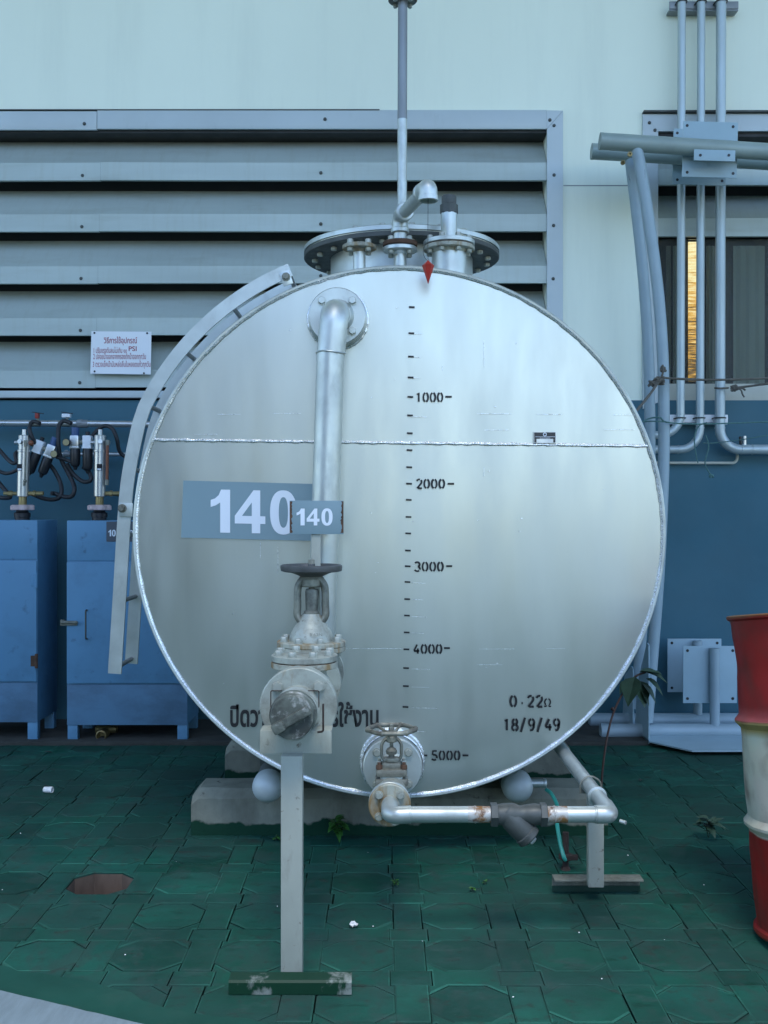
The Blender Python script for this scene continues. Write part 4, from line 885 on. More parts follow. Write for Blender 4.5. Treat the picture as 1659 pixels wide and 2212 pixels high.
for s in (-1, 1):
    pts = catmull([Vector((VX+s*x, GY, z)) for x, z in path], 5)
    rr = []
    for i, p in enumerate(pts):
        t = (pts[min(i+1, len(pts)-1)]-pts[max(i-1, 0)]).normalized(); nn = Vector((-t.z, 0, t.x))
        rr.append([p+nn*(math.cos(a)*.0130)+Vector((0, math.sin(a)*.022, 0)) for a in [2*math.pi*k/16 for k in range(16)]])
    q.rings(rr)
q.lathe((VX, GY, zy1-.037), (0, 0, 1), [(0, .0325), (.004, .036), (.026, .036), (.034, .030), (.042, .028)], 32)
q.build('yoke', M['dirty_cast'], gv)
q = MB(); q.cyl((VX+.001, GY, .91), (VX, GY, 1.14), .0105)
q.lathe((VX, GY, .945), (.03, 0, 1), [(0, .022), (.004, .026), (.018, .026), (.022, .022), (.023, .020), (.085, .0235), (.095, .021)], 24)
q.box((VX, GY-.005, .922), (.022, .05, .022), .002)
for s in (-1, 1): q.box((VX+s*.021, GY-.018, .926), (.016, .03, .026), .003)
q.build('stem', M['dirty_cast'], gv)
q = MB(); zw = 1.104; q.lathe((VX, GY, zw), (0, 0, 1), [(-.022, .026), (-.020, .040), (-.012, .058), (-.006, .075), (-.005, .094), (-.002, .1025), (.010, .1045), (.016, .1035), (.0185, .099), (.016, .094), (.008, .090), (.002, .07), (-.004, .05), (-.004, .02), (.004, .018)], 56)
hwl = q.build('handwheel', M['wheel'], gv)
q = MB(); q.hexa((VX, GY, zw+.002), (0, 0, 1), .013, .020); q.cyl((VX, GY, zw+.02), (VX, GY, zw+.026), .008); q.build('wheel_nut', M['wheel'], hwl)
q = MB(); put_text(q, '3 62N', 669, 696, 1368, 1374, GY-.0755, bold=.01); q.build('cast_lettering', M['dirty_cast'], gv, smooth=False)
# number sign on a flat bar by the valve
sg = thing('number_sign', (VX, 3.685, .87), 'small slate sign reading 140 on a flat bar above the valve wheel', 'sign')
SD = 3.66
a = P(625.5, 1154, SD); b = P(742, 1081.5, SD); q = MB(); q.box(((a.x+b.x)/2, SD+.004, (a.z+b.z)/2), (b.x-a.x, .004, b.z-a.z), .001); pn = q.build('panel', M['decal'], sg)
q = MB()
for x0, x1 in ((626, 630.5), (737, 742)):
    pts = []
    ys = [1083+k*3.4 for k in range(21)]
    inner = [(x1 if x0 > 700 else x0, y) for y in ys]; outer = [((x0 if x0 > 700 else x1)+rnd.uniform(-1.8, 2.2)*(1 if x0 > 700 else .8), y) for y in ys]
    for k in range(20): q.face([P(*inner[k], SD+.0012), P(*outer[k], SD+.0012), P(*outer[k+1], SD+.0012), P(*inner[k+1], SD+.0012)])
q.build('rust_edge', M['rust'], pn, smooth=False)
q = MB(); bold140(q, '140', 640.5, 718.5, 1098.5, 1135, SD+.0008); q.build('number', M['white_ink'], pn, smooth=False)
q = MB(); a = P(672, 1160, SD); b = P(692, 1150, SD); q.box(((a.x+b.x)/2, SD+.012, 1.07), (b.x-a.x, .006, .40), .001); q.box(((a.x+b.x)/2, SD-.004, .868), (b.x-a.x, .03, .006), .001); q.build('flat_bar', M['post'], sg)

# ---- check valve with bolted cover, front flange and quick-coupling cap
ck = thing('check_valve', (VX, 3.28, .63), 'cast check valve with bolted round cover, in front of the gate valve', 'valve')
CY = 3.285
q = MB(); q.lathe((VX, 3.476, VZ), (0, -1, 0), [(0, .105), (.020, .105), (.021, .060), (.08, .076), (.19, .086), (.28, .078), (.34, .062), (.360, .060), (.361, .109), (.383, .109)], 48); q.lathe((VX, CY, VZ), (0, 0, 1), [(0, .07), (.085, .068)], 32); bd = q.build('body', M['grey_cast'], ck)
q = MB(); z0 = .822; q.lathe((VX, CY, z0), (0, 0, 1), [(0, .1), (.002, .102), (.017, .102), (.018, .100)], 48); q.build('cover_seat', M['rust_edge'], ck)
q = MB(); q.cyl((VX, CY, z0+.018), (VX, CY, z0+.021), .098); q.build('gasket', M['rust'], ck)
q = MB(); q.lathe((VX, CY, z0+.021), (0, 0, 1), [(0, .1), (.002, .102), (.017, .102), (.019, .099)], 48); cv_ = q.build('cover', M['grey_cast'], ck); bolt_ring(cv_, (VX, CY, z0+.040), (0, 0, 1), .083, 8, .0125, .013, .5)
cp = thing('coupling_cap', (VX, 2.95, .63), 'scuffed dark quick coupling cap with raised bar, on the front flange', 'cap')
fl = flange(cp, (VX, 3.050, VZ), (0, -1, 0), .1115, .026, 4, .083, .5, mat='grey_cast', br=.0155)
q = MB(); q.lathe((VX, 3.05, VZ), (0, -1, 0), [(0, .062), (.008, .061), (.012, .058), (.04, .058), (.042, .065), (.052, .065), (.054, .058), (.085, .058), (.088, .063), (.10, .063), (.103, .056), (.20, .056)], 40); q.build('adaptor', M['grey_cast'], cp)
q = MB(); q.lathe((VX, 2.90, VZ+.010), (0, -1, 0), [(0, .061), (.004, .064), (.03, .064), (.032, .060), (.062, .0585), (.068, .0565), (.069, .050)], 48)
cb = q.build('cap', M['cap'], cp)
q = MB(); rot = Matrix.Rotation(R(-29), 3, 'Y')
q.box((VX, 2.824, VZ+.008), (.108, .022, .024), .004, rot); q.box((VX-.034, 2.822, VZ-.013), (.034, .030, .028), .006, rot); q.build('grip_bar', M['cap'], cb)
q = MB()
for s in (-1, 1):
    q.tube([(VX+s*.036, 2.93, VZ+.066), (VX+s*.066, 2.93, VZ+.066), (VX+s*.066, 2.93, VZ+.02)], .0015, 8, fr=.004)
q.tube([(VX+.078, 2.93, VZ+.03), (VX+.078, 2.93, VZ-.046), (VX+.062, 2.93, VZ-.048)], .0028, 8, fr=.006); q.build('locking_wire', M['rod'], cp)
# ---- front support post
ps = thing('support_post', (VX-.008, 2.93, 0), 'front square post on an angle iron foot, holding the valve flange', 'post', 'posts under the pipework')
q = MB(); q.box((VX, 2.966, .661), (.199, .009, .064), .0015); q.box((VX, 3.0, .690), (.199, .066, .007), .0015); q.build('saddle_plate', M['post'], ps)
q = MB(); q.box((VX-.008, 2.940, .317), (.059, .045, .630), .003); q.build('post', M['post'], ps)
q = MB(); q.prism([(-.418, 2.868, .002), (-.418, 2.867, .034), (-.418, 2.872, .040), (-.418, 2.912, .044), (-.418, 2.912, .038), (-.418, 2.876, .034), (-.418, 2.875, .002)], (.331, 0, 0)); q.build('foot', M['foot'], ps, ang=25)

# ================================================================== DRAIN LINE
DX, DZ = .031, .372
dv = thing('drain_valve', (DX, 3.56, .28), 'small gate valve with spoked handwheel on the low front nozzle', 'valve')
q = MB(); q.lathe((DX, YT+.01, DZ), (0, -1, 0), [(0, .116), (.03, .115), (.08, .114), (.083, .110)], 56); cl = q.build('nozzle_collar', M['alu'], dv)
q = MB(); q.tube([Vector((DX+math.sin(a)*.116, YT-.004, DZ+math.cos(a)*.116)) for a in [2*math.pi*k/90 for k in range(90)]], .006, 8, jitter=.25, closed=True)
q.tube([Vector((DX+math.sin(a)*.113, YT-.072, DZ+math.cos(a)*.113)) for a in [2*math.pi*k/90 for k in range(90)]], .004, 8, jitter=.35, closed=True); q.build('collar_weld', M['alu_bead'], cl)
flange(dv, (DX, 3.865, DZ), (0, -1, 0), .108, .022, 4, .081, .5, hub=.045, br=.0135)
q = MB(); q.cyl((DX, 3.87, DZ), (DX-.012, 3.42, DZ), .034); q.lathe((DX-.006, 3.64, DZ), (0, -1, 0), [(0, .036), (.02, .05), (.09, .052), (.15, .05), (.17, .036)], 32)
q.box((DX-.006, 3.56, DZ+.02), (.078, .075, .07), .012); q.build('body', M['grey_cast'], dv)
q = MB()
for z, hx_ in ((.405, .110), (.437, .104)): q.box((DX-.006, 3.56, z), (hx_, .085, .026), .010)
q.box((DX-.006, 3.56, .458), (.062, .058, .02), .006); q.box((DX-.006, 3.56, .474), (.05, .034, .016), .005); bn = q.build('bonnet', M['dirty_cast'], dv)
for sx in (-1, 1):
    for sy in (-1, 1):
        q = MB(); q.hexa((DX-.006+sx*.041, 3.56+sy*.029, .449), (0, 0, 1), .011, .014); q.cyl((DX-.006+sx*.041, 3.56+sy*.029, .46), (DX-.006+sx*.041, 3.56+sy*.029, .471), .006, seg=10); q.build('bolt', M['rust'] if sy < 0 else M['bolt'], bn)
q = MB()
for s in (-1, 1):
    pts = catmull([Vector((DX-.006+s*x, 3.56, z)) for x, z in ((.022, .470), (.032, .485), (.033, .505), (.032, .525), (.022, .541), (.012, .545))], 4)
    rr = []
    for i, p in enumerate(pts):
        t = (pts[min(i+1, len(pts)-1)]-pts[max(i-1, 0)]).normalized(); nn = Vector((-t.z, 0, t.x)); rr.append([p+nn*(math.cos(a)*.0055)+Vector((0, math.sin(a)*.013, 0)) for a in [2*math.pi*k/12 for k in range(12)]])
    q.rings(rr)
q.lathe((DX-.006, 3.56, .533), (0, 0, 1), [(0, .016), (.003, .020), (.018, .020), (.022, .015)], 24); q.build('yoke', M['dirty_cast'], dv)
q = MB(); q.cyl((DX-.006, 3.56, .46), (DX-.006, 3.56, .59), .006, seg=12); q.lathe((DX-.006, 3.56, .482), (0, 0, 1), [(0, .010), (.01, .010), (.011, .017), (.022, .019), (.030, .013), (.034, .007)], 16); q.box((DX-.006, 3.55, .476), (.028, .03, .013), .003); q.build('stem', M['dirty_cast'], dv)
q = MB(); wc = Vector((DX-.006, 3.56, .575))
q.tube([wc+Vector((math.cos(a)*(.078+.003*math.cos(6*a)), math.sin(a)*(.078+.003*math.cos(6*a)), 0)) for a in [2*math.pi*k/72 for k in range(72)]], .0075, 10, closed=True)
for k in range(6):
    a = math.pi*k/3+.12; q.sphere(wc+Vector((math.cos(a)*.081, math.sin(a)*.081, 0)), .0095, seg=10)
    if k % 2 == 0 or True: q.tube([wc+Vector((math.cos(a)*.012, math.sin(a)*.012, -.014)), wc+Vector((math.cos(a)*.045, math.sin(a)*.045, -.010)), wc+Vector((math.cos(a)*.076, math.sin(a)*.076, -.001))], .005, 8, smooth=3)
q.lathe(wc, (0, 0, 1), [(-.022, .014), (-.02, .017), (-.006, .017), (-.004, .012)], 20); q.hexa(wc+Vector((0, 0, -.004)), (0, 0, 1), .010, .012); q.cyl(wc+Vector((0, 0, .006)), wc+Vector((0, 0, .014)), .006, seg=10); q.build('handwheel', M['dirty_cast'], dv)
# pipe run
FY = 3.36; PY, PZ = 3.22, .387
dp = thing('drain_pipe', (.3, PY, PZ), 'silver drain pipe with rusty joints running right from the low valve', 'pipe')
flange(dp, (DX-.013, FY, DZ+.003), (0, -1, 0), .067, .02, 4, .048, .5, hub=.027, br=.0115, mat='rust_edge')
flange(dp, (DX-.013, FY+.045, DZ+.003), (0, 1, 0), .067, .02, 4, bolts=False)
X = lambda x: (x-829.5)/2304*PY
q = MB(); q.tube([(DX-.013, FY, PZ-.006), (DX-.013, PY, PZ-.003), (X(886), PY, PZ)], .0262, 24, fr=.05, fseg=10); q.build('elbow', M['alu'], dp)
def pc(x0, x1, r, mat, nm, bev=.0):
    q = MB(); q.cyl((X(x0), PY, PZ), (X(x1), PY, PZ), r, bev=bev); return q.build(nm, M[mat], dp)
pc(886, 1010, .0242, 'alu', 'pipe'); pc(883.5, 887.5, .0268, 'alu', 'weld_ring', .001); pc(1010, 1047, .0246, 'rusty', 'rusty_nipple'); pc(1024.5, 1028, .0262, 'rusty', 'weld_ring', .001); pc(1047, 1060, .0242, 'rusty', 'nipple')
pc(1178, 1225, .0246, 'rusty', 'rusty_nipple'); pc(1196, 1199.5, .0265, 'rusty', 'weld_ring', .001); pc(1225, 1288, .0242, 'alu', 'pipe'); pc(1284, 1287.5, .0268, 'alu', 'weld_ring', .001)
q = MB()
for x0, x1 in ((1059, 1075), (1166, 1181)): q.lathe((X(x0), PY, PZ), (1, 0, 0), [(0, .034), (.002, .0365), (X(x1)-X(x0)-.002, .0365), (X(x1)-X(x0), .034)], 6, ref=(0, .5, .866))
q.lathe((X(1074), PY, PZ), (1, 0, 0), [(0, .030), (.02, .033), (.05, .034), (.068, .026), (.085, .029), (.11, .033), (X(1167)-X(1074), .030)], 28)
bd_ = Vector((1, -.05, -1.05)).normalized(); s0 = Vector((X(1088), PY, PZ+.012)); q.lathe(s0, bd_, [(0, .030), (.03, .036), (.07, .037), (.092, .035), (.095, .038), (.112, .038), (.116, .032)], 28)
ys_ = q.build('strainer', M['iron'], dp)
q = MB(); q.lathe(s0+bd_*.116, bd_, [(0, .014), (.012, .014), (.014, .012)], 6); q.build('strainer_plug', M['steel'], ys_)
EX = X(1318)
q = MB(); q.tube([(X(1288), PY, PZ), (EX, PY, PZ), (EX+.003, PY+.085, PZ)], .0272, 24, fr=.046, fseg=10); q.build('elbow', M['alu'], dp)
q = MB(); q.cyl((EX+.003, PY+.08, PZ), (EX-.006, 5.2, PZ), .0245); q.build('pipe', M['alu'], dp)
q = MB(); q.lathe((EX+.002, PY+.20, PZ), (0, 1, 0), [(0, .026), (.002, .031), (.018, .031), (.02, .026)], 28); q.build('union', M['alu'], dp)
q = MB(); q.cyl((EX+.03, PY, PZ-.02), (EX+.045, PY-.012, PZ-.022), .006); q.build('elbow_plug', M['alu'], dp)
# rear support
p2 = thing('support_post', (.705, 3.55, 0), 'short post on a T shaped foot, under the right end of drain pipe', 'post', 'posts under the pipework')
q = MB(); q.box((.705, 3.56, .207), (.052, .034, .31), .003); q.build('post', M['post'], p2)
q = MB(); q.box((.700, 3.585, .362), (.075, .045, .006), .001); q.tube([(.655, 3.56, .36), (.655, 3.56, .40), (.688, 3.56, .424), (.725, 3.56, .40), (.725, 3.56, .36)], .003, 8, fr=.03); q.build('pipe_clamp', M['dirty_cast'], p2)
q = MB(); a = P(1192, 1920, 3.66).x; b = P(1381, 1920, 3.66).x; q.box(((a+b)/2, 3.655, .030), (b-a, .006, .055), .001); q.box(((a+b)/2, 3.625, .0555), (b-a, .055, .006), .001); ft = q.build('foot', M['dirty_cast'], p2)
q = MB(); q.box(((a+b)/2, 3.6512, .011), (b-a+.002, .002, .020)); q.build('foot_paint', M['green_paint'], ft, smooth=False)
# earth rod and green hose
q = MB(); rx = P(1222, 1106, 3.88).x; q.cyl((rx, 3.88, -.03), (rx, 3.88, .135), .0115, seg=12); q.lathe((rx, 3.88, .035), (0, 0, 1), [(0, .02), (.004, .026), (.02, .026), (.024, .018)], 8); q.box((rx+.022, 3.87, .047), (.04, .02, .018), .003); q.cyl((rx, 3.88, -.005), (rx, 3.88, .012), .02, .013, seg=12)
tag(q.build('earth_rod', M['rod'], org=(rx, 3.88, 0)), 'short rusty earth rod with a clamp standing in the paving', 'rod')
q = MB(); q.tube([P(1180, 1706, 4.14), P(1192, 1716, 4.10), P(1205, 1745, 4.02), P(1203, 1775, 3.96), P(1209, 1815, 3.90), P(1217, 1848, 3.86), P(1222, 1858, 3.86)], .0075, 10, smooth=6)
tag(q.build('green_hose', M['hose_green'], org=P(1217, 1848, 3.86)), 'thin bright green hose from the skid lug down to the earth rod', 'hose')
# ================================================================== LEFT OF THE TANK
YA = 6.46
def A_(zx, zy, d=6.30): return P(zx*.2, 849.6+zy*.2, d)          # from the enlarged view of that corner
ap = thing('air_pipe', (-1.9, YA, 1.835), 'silver compressed air pipe fixed along the blue wall above the pumps', 'pipe')
q = MB(); a = P(-90, 913.5, YA); b = P(178, 915.5, YA); q.cyl(a, b, .0205); q.build('run', M['steel'], ap)
q = MB(); c = P(420, 917.5, YA); q.cyl(b+Vector((.03, 0, 0)), c, .0205); q.build('run', M['steel'], ap)
q = MB(); q.cyl(b-Vector((.035, 0, 0)), b+Vector((.035, 0, 0)), .0245, bev=.004); q.cyl(P(168, 915, YA), P(178, 915, YA), .026, seg=8); q.build('union', M['conduit_dark'], ap)
for zx, mat in ((400, 'redcap'), (715, 'white')):
    p = A_(zx+10, 335, YA-.02); q = MB(); q.cyl(p+Vector((.015, 0, 0)), p-Vector((.045, .03, 0)), .0135); q.cyl(p+Vector((0, 0, -.01)), p+Vector((0, 0, .045)), .009, seg=10); vv = q.build('ball_valve', M['dirty_cast'], ap)
    q = MB(); q.box(p+Vector((-.004, 0, .052)), (.05 if zx > 500 else .022, .03, .022 if zx > 500 else .035), .003); q.build('valve_cap', M[mat], vv)
    q = MB(); q.box(p+Vector((.004, -.012, .068)), (.07, .012, .005), .001, Matrix.Rotation(R(8), 3, 'Y')); q.build('lever', M['black'], vv)
p2_ = thing('air_pipe', (-1.8, 6.5, 1.64), 'shorter thin silver pipe low behind the right pump', 'pipe')
q = MB(); q.cyl(P(132, 981, 6.5), P(300, 982, 6.5), .0125); q.build('run', M['steel'], p2_)
q = MB(); q.cyl(P(138, 981, 6.49), P(152, 981, 6.49), .02, bev=.004); q.cyl(P(145, 981, 6.49), P(143, 972, 6.49), .008); q.build('tap', M['conduit_dark'], p2_)

def cabinet(x0, x1, yd, rows, lb, right):
    """blue steel cabinet; rows: photo heights of top, divider, door foot, body foot"""
    a = P(x0, 1106, yd).x; b = P(x1, 1106, yd).x; zt, zd, zf, zb = [P(0, y, yd).z for y in rows]; dp = .36
    t = thing('cabinet', ((a+b)/2, yd+dp/2, 0), lb, 'cabinet', 'blue steel cabinets against the wall')
    cx = (a+b)/2; w_ = b-a
    q = MB(); q.box((cx, yd+dp/2+.004, (zt+zb)/2), (w_, dp, zt-zb), .004); q.build('body', M['cab'], t)
    q = MB(); q.box((cx, yd+.001, (zt+zd)/2+.002), (w_-.002, .006, zt-zd-.006), .002); q.build('top_panel', M['cab'], t)
    q = MB(); q.box((cx, yd-.004, (zd+zf)/2), (w_-.004, .014, zd-zf-.007), .003); dr = q.build('door', M['cab'], t)
    q = MB(); q.box((cx, yd+.0015, (zf+zb)/2-.002), (w_-.002, .005, zf-zb-.004), .001); q.build('lower_panel', M['cab_dirty'], t)
    for lx in (a+.03, b-.03):
        for ly in (yd+.03, yd+dp-.03):
            q = MB(); q.box((lx, ly, (zb+.012)/2), (.056, .05, zb-.010), .003); q.box((lx, ly, .015), (.075, .07, .006)); q.build('leg', M['cab'], t)
    return t, dr, zt
cr_, door_r, ztop = cabinet(144.5, 405, 6.0, (1124.5, 1213, 1477, 1566), 'blue cabinet nearer the tank, with bolt latch and number plate', True)
q = MB(); p = P(152, 1346, 5.985); q.box(p, (.075, .014, .026), .003); q.cyl(p+Vector((-.05, -.012, .004)), p+Vector((.045, -.012, .004)), .0055, seg=10); q.box(p+Vector((-.045, .004, .002)), (.022, .02, .034), .003); q.build('latch', M['dirty_cast'], door_r)
q = MB(); q.tube([P(188, 1318, 5.99), P(185, 1318, 5.955), P(185, 1380, 5.955), P(188, 1380, 5.99)], .0045, 8, fr=.01); q.build('handle', M['iron'], door_r)
a = P(230, 1170, 5.997); b = P(312, 1126.5, 5.997); q = MB(); q.box(((a.x+b.x)/2, 5.9955, (a.z+b.z)/2), (b.x-a.x, .002, b.z-a.z)); npl = q.build('number_plate', M['decal_dark'], cr_, smooth=False)
q = MB(); bold140(q, '10', 234, 250, 1144.5, 1158.5, 5.9938); bold140(q, '0', 279, 288, 1145, 1159.5, 5.9938); q.build('number', M['white_ink'], npl, smooth=False)
q = MB(); q.lathe((P(226, 1106, 6.1).x, 6.10, P(0, 1583, 6.1).z), (0, -1, 0), [(0, .03), (.05, .032), (.08, .03), (.085, .024), (.02, .022)], 16); q.cyl((P(226, 1106, 6.1).x-.06, 6.14, P(0, 1578, 6.1).z), (P(226, 1106, 6.1).x+.06, 6.14, P(0, 1578, 6.1).z), .022); q.build('drain_tap', M['brass'], cr_)
cl_, door_l, ztl = cabinet(-175, 81, 6.0, (1123.5, 1210, 1473, 1560), 'blue cabinet at the left edge, hinges showing and no latch', False)
for y0, y1 in ((1240, 1269), (1412, 1444)):
    q = MB(); p = P(78.5, (y0+y1)/2, 5.985); q.cyl(p-Vector((0, 0, .04)), p+Vector((0, 0, .04)), .009, seg=12); q.box(p+Vector((-.018, .004, 0)), (.03, .006, .06), .001); q.build('hinge', M['rust'] if y0 > 1300 else M['cab'], door_l)

def pump(xt, xb, lb, side):
    yp = 6.19; c = lambda y, f=None: P(xt+(xb-xt)*((y-930)/195), y, yp)
    t = thing('grease_pump', c(1124), lb, 'pump', 'pumps standing on the cabinets')
    k = yp/2304
    q = MB(); q.cyl(c(973), c(1073), 13.0*k, 12.6*k, bev=.003); q.cyl(c(972), c(977), 14.5*k, bev=.002); br = q.build('barrel', M['steel'], t)
    q = MB(); q.cyl(c(940), c(974), 12.4*k, bev=.004); q.cyl(c(928), c(941), 5*k, seg=8); p = c(956); q.cyl(p+Vector((-.055, 0, 0)), p+Vector((.055, 0, 0)), .011, seg=12); q.cyl(p+Vector((0, 0, 0)), p+Vector((.012*side, -.05, .004)), .013, seg=10); q.build('head', M['steel'], t)
    q = MB(); q.cyl(c(1072), c(1091), 8.5*k); q.build('neck', M['brass'], t)
    q = MB(); cc = c(1101); pts = []
    rr = []
    for z, s in ((-.004, .88), (.0, 1), (.022, 1), (.028, .86)):
        rr.append([cc+Vector((math.cos(a)*.064*s*(1+.10*math.cos(6*a)), math.sin(a)*.064*s*(1+.10*math.cos(6*a)), z)) for a in [2*math.pi*j/48 for j in range(48)]])
    q.rings(rr); q.build('lock_knob', M['knob'], t)
    q = MB(); q.lathe(c(1125), (0, 0, 1), [(0, 15.5*k), (.02, 15.5*k), (.022, 17.5*k), (.044, 17.5*k), (.052, 13*k), (.062, 12*k)], 24); q.build('bung', M['black'], t)
    q = MB(); f = -1
    lp = c(1010); q.box((lp.x+(-.012 if side < 0 else .006), yp-13*k-.0005, lp.z), (.03, .006, .038)); lbp = q.build('label_plate', M['plate_black'], br)
    q = MB(); q.box((lp.x+(-.010 if side < 0 else .006), yp-13*k-.0046, lp.z-.012), (.022, .002, .010)); q.build('label_print', M['white_ink'], lbp, smooth=False)
    if side > 0:
        q = MB(); q.cyl(P(232, 960, yp-.02), P(231, 1038, yp-.02), .009); q.build('sight_tube', M['orange'], t)
        q = MB(); q.cyl(P(232, 951, yp-.02), P(232, 962, yp-.02), .014, seg=8); q.cyl(P(231, 1036, yp-.02), P(230, 1048, yp-.02), .012, seg=8); q.build('tube_fitting', M['dirty_cast'], t)
    else:
        q = MB(); q.cyl(P(56, 958, yp-.045), P(54, 1040, yp-.045), .0045, seg=10); q.sphere(P(54, 1039, yp-.045), .011, seg=12); q.cyl(P(53, 1042, yp-.045), P(52.5, 1049, yp-.045), .007, seg=10); q.cyl(P(55.5, 951, yp-.045), P(55.5, 964, yp-.045), .011, seg=8); q.build('lever_rod', M['dirty_cast'], t)
        q = MB(); q.sphere(P(67, 957, yp-.05), .016, seg=14); q.build('red_plug', M['orange'], t)
    q = MB(); p = c(1066); q.cyl(p+Vector((.03, 0, 0)), p+Vector((.12, -.005, 0)), .0125, seg=10); q.cyl(p+Vector((.06, -.003, 0)), p+Vector((.075, -.003, 0)), .017, seg=6)
    if side < 0: q.cyl(p-Vector((.03, 0, 0)), p-Vector((.11, .005, 0)), .011, seg=10); q.cyl(p-Vector((.06, 0, 0)), p-Vector((.085, 0, 0)), .016, seg=6)
    q.build('outlet_fitting', M['brass'], t)
    return t
pump(53, 48, 'silver barrel pump with thin lever rod, on the left edge cabinet', -1)
pump(217, 214.5, 'silver barrel pump with brown sight tube, on the cabinet nearer tank', 1)

def frl(c, ang, lb, mirror):
    t = thing('air_filter_unit', c, lb, 'air filter', 'air filter units hung by hoses')
    Rm = Matrix.Rotation(R(ang), 3, 'Y'); f = lambda x, y, z: Vector(c)+Rm @ Vector((x*mirror, y, z))
    for i, (x, nm) in enumerate(((-.036, 'filter'), (.036, 'lubricator'))):
        q = MB(); q.box(f(x, 0, .045), (.05, .055, .075), .006, Rm); q.box(f(x, 0, .012), (.054, .058, .012), .003, Rm); hd = q.build(nm+'_head', M['steel'] if i == 0 else M['white'], t)
        q = MB(); L = .125 if (i == 1) else .105
        q.lathe(f(x, 0, .006), Rm @ Vector((0, 0, -1)), [(0, .028), (.01, .0295), (L-.02, .0285), (L-.006, .024), (L, .014), (L+.02, .008)], 24); q.build(nm+'_bowl', M['black'], t)
        q = MB(); q.cyl(f(x, 0, .08), f(x, 0, .105 if i else .13), .012 if i else .022, seg=16); q.build(nm+'_knob', M['black'] if i else M['bluecap'], hd)
    q = MB(); q.cyl(f(-.02, 0, .045), f(.02, 0, .045), .014); q.cyl(f(-.06, 0, .045), f(-.085, 0, .045), .013, seg=8); q.cyl(f(.06, 0, .045), f(.085, 0, .045), .013, seg=8); q.build('coupling', M['dirty_cast'], t)
    q = MB(); q.lathe(f(-.075, -.03, .04), (0, -1, 0), [(0, .021), (.018, .022), (.022, .020)], 24); g_ = q.build('gauge', M['black'], t)
    q = MB(); q.lathe(f(-.075, -.0525, .04), (0, -1, 0), [(0, .0185), (.0008, .0185)], 24); q.build('dial', M['gauge'], g_)
frl(A_(880, 610, 6.22), 0, 'upright pair of black bowl air filters beside the right pump', 1)
frl(A_(455, 680, 6.22), 21, 'tilted pair of black bowl air filters beside the left pump', -1)
hz = [
 ([(430, 325), (370, 305), (330, 330), (320, 400), (350, 480), (385, 550), (400, 600)], .0115, 'black hose dropping from the red topped valve to the tilted filters'),
 ([(770, 325), (690, 298), (640, 350), (628, 450), (632, 570), (660, 710), (730, 850), (785, 960), (805, 1040), (775, 1110), (700, 1118), (600, 1085), (555, 1080)], .0125, 'longest black hose, looping from the white topped valve down to left pump'),
 ([(535, 770), (590, 840), (650, 960), (665, 1060), (640, 1125), (560, 1148), (450, 1130), (345, 1085)], .0125, 'black hose curving from tilted filters back to the left pump foot'),
 ([(610, 690), (690, 710), (770, 740)], .0105, 'short black hose between the tilted and the upright filters'),
 ([(720, 760), (790, 870), (880, 945), (950, 955), (985, 920), (960, 850), (900, 795)], .0125, 'dark hose hanging in a loop below the upright filters'),
 ([(990, 470), (1060, 390), (1140, 352), (1215, 385), (1262, 490), (1285, 610), (1330, 670), (1420, 720)], .0115, 'black hose arching over the right pump top toward the tank'),
 ([(-60, 560), (0, 620), (80, 710), (140, 755), (175, 735), (165, 660), (190, 630)], .0115, 'dark hose entering from the left edge up to left pump head'),
 ([(-60, 800), (0, 845), (70, 865), (140, 850), (200, 815)], .0105, 'dark hose sagging from the left edge to the left pump middle'),
 ([(-60, 900), (0, 980), (60, 1050), (110, 1120), (40, 1130), (-60, 1115)], .0125, 'dark hose doubling back at the left edge below the left pump'),
 ([(1160, 1080), (1230, 1085), (1300, 1092), (1420, 1080)], .0125, 'straight dark hose from the right pump foot to behind the ladder'),
]
for i, (pts, r, lb) in enumerate(hz):
    q = MB(); dd = 6.20+.03*(i % 3); q.tube([A_(x, y, dd+.02*math.sin(k*1.3)) for k, (x, y) in enumerate(pts)], r, 12, smooth=8)
    tag(q.build('hose', M['rubber'], org=A_(*pts[0], dd)), lb, 'hose', 'hoses of the pumps')
# notice
nb = thing('notice_board', P(261, 762, 6.5), 'white notice with dark red Thai writing screwed to the louvres', 'sign')
ND = 6.545; q = MB(); c = [P(197.5, 715.5, ND), P(327, 716.5, ND), P(325.5, 809, ND), P(195, 807, ND)]; q.prism([c[3], c[2], c[1], c[0]], (0, .004, 0)); bo = q.build('board', M['white'], nb, smooth=False)
q = MB(); TD = ND-.0012
put_text(q, 'วิธีการใช้อุปกรณ์', 224, 296, 727, 746, TD, bold=.012)
put_text(q, '1 ปรับแรงดันลมไม่เกิน ๑๐', 202.5, 274, 749, 762.5, TD, bold=.004); put_text(q, 'PSI', 278, 295, 748, 758.5, TD, bold=.01)
put_text(q, '2 ปล่อยน้ำออกจากกรองดักน้ำออกทุกวัน', 201.5, 315, 762, 780, TD, bold=.004)
put_text(q, '3 ตรวจเช็คน้ำมันหล่อลื่นในหลอดแก้วทุกวัน', 200.5, 325, 779, 796.5, TD, bold=.004)
q.build('writing', M['red_ink'], bo, smooth=False)
for x, y in ((204, 720), (318, 720.5), (204.5, 803), (311, 807)):
    q = MB(); q.lathe(P(x, y-.8, ND), (0, -1, 0), [(0, .006), (.004, .0055), (.006, .003)], 10); q.build('screw', M['black'], bo)

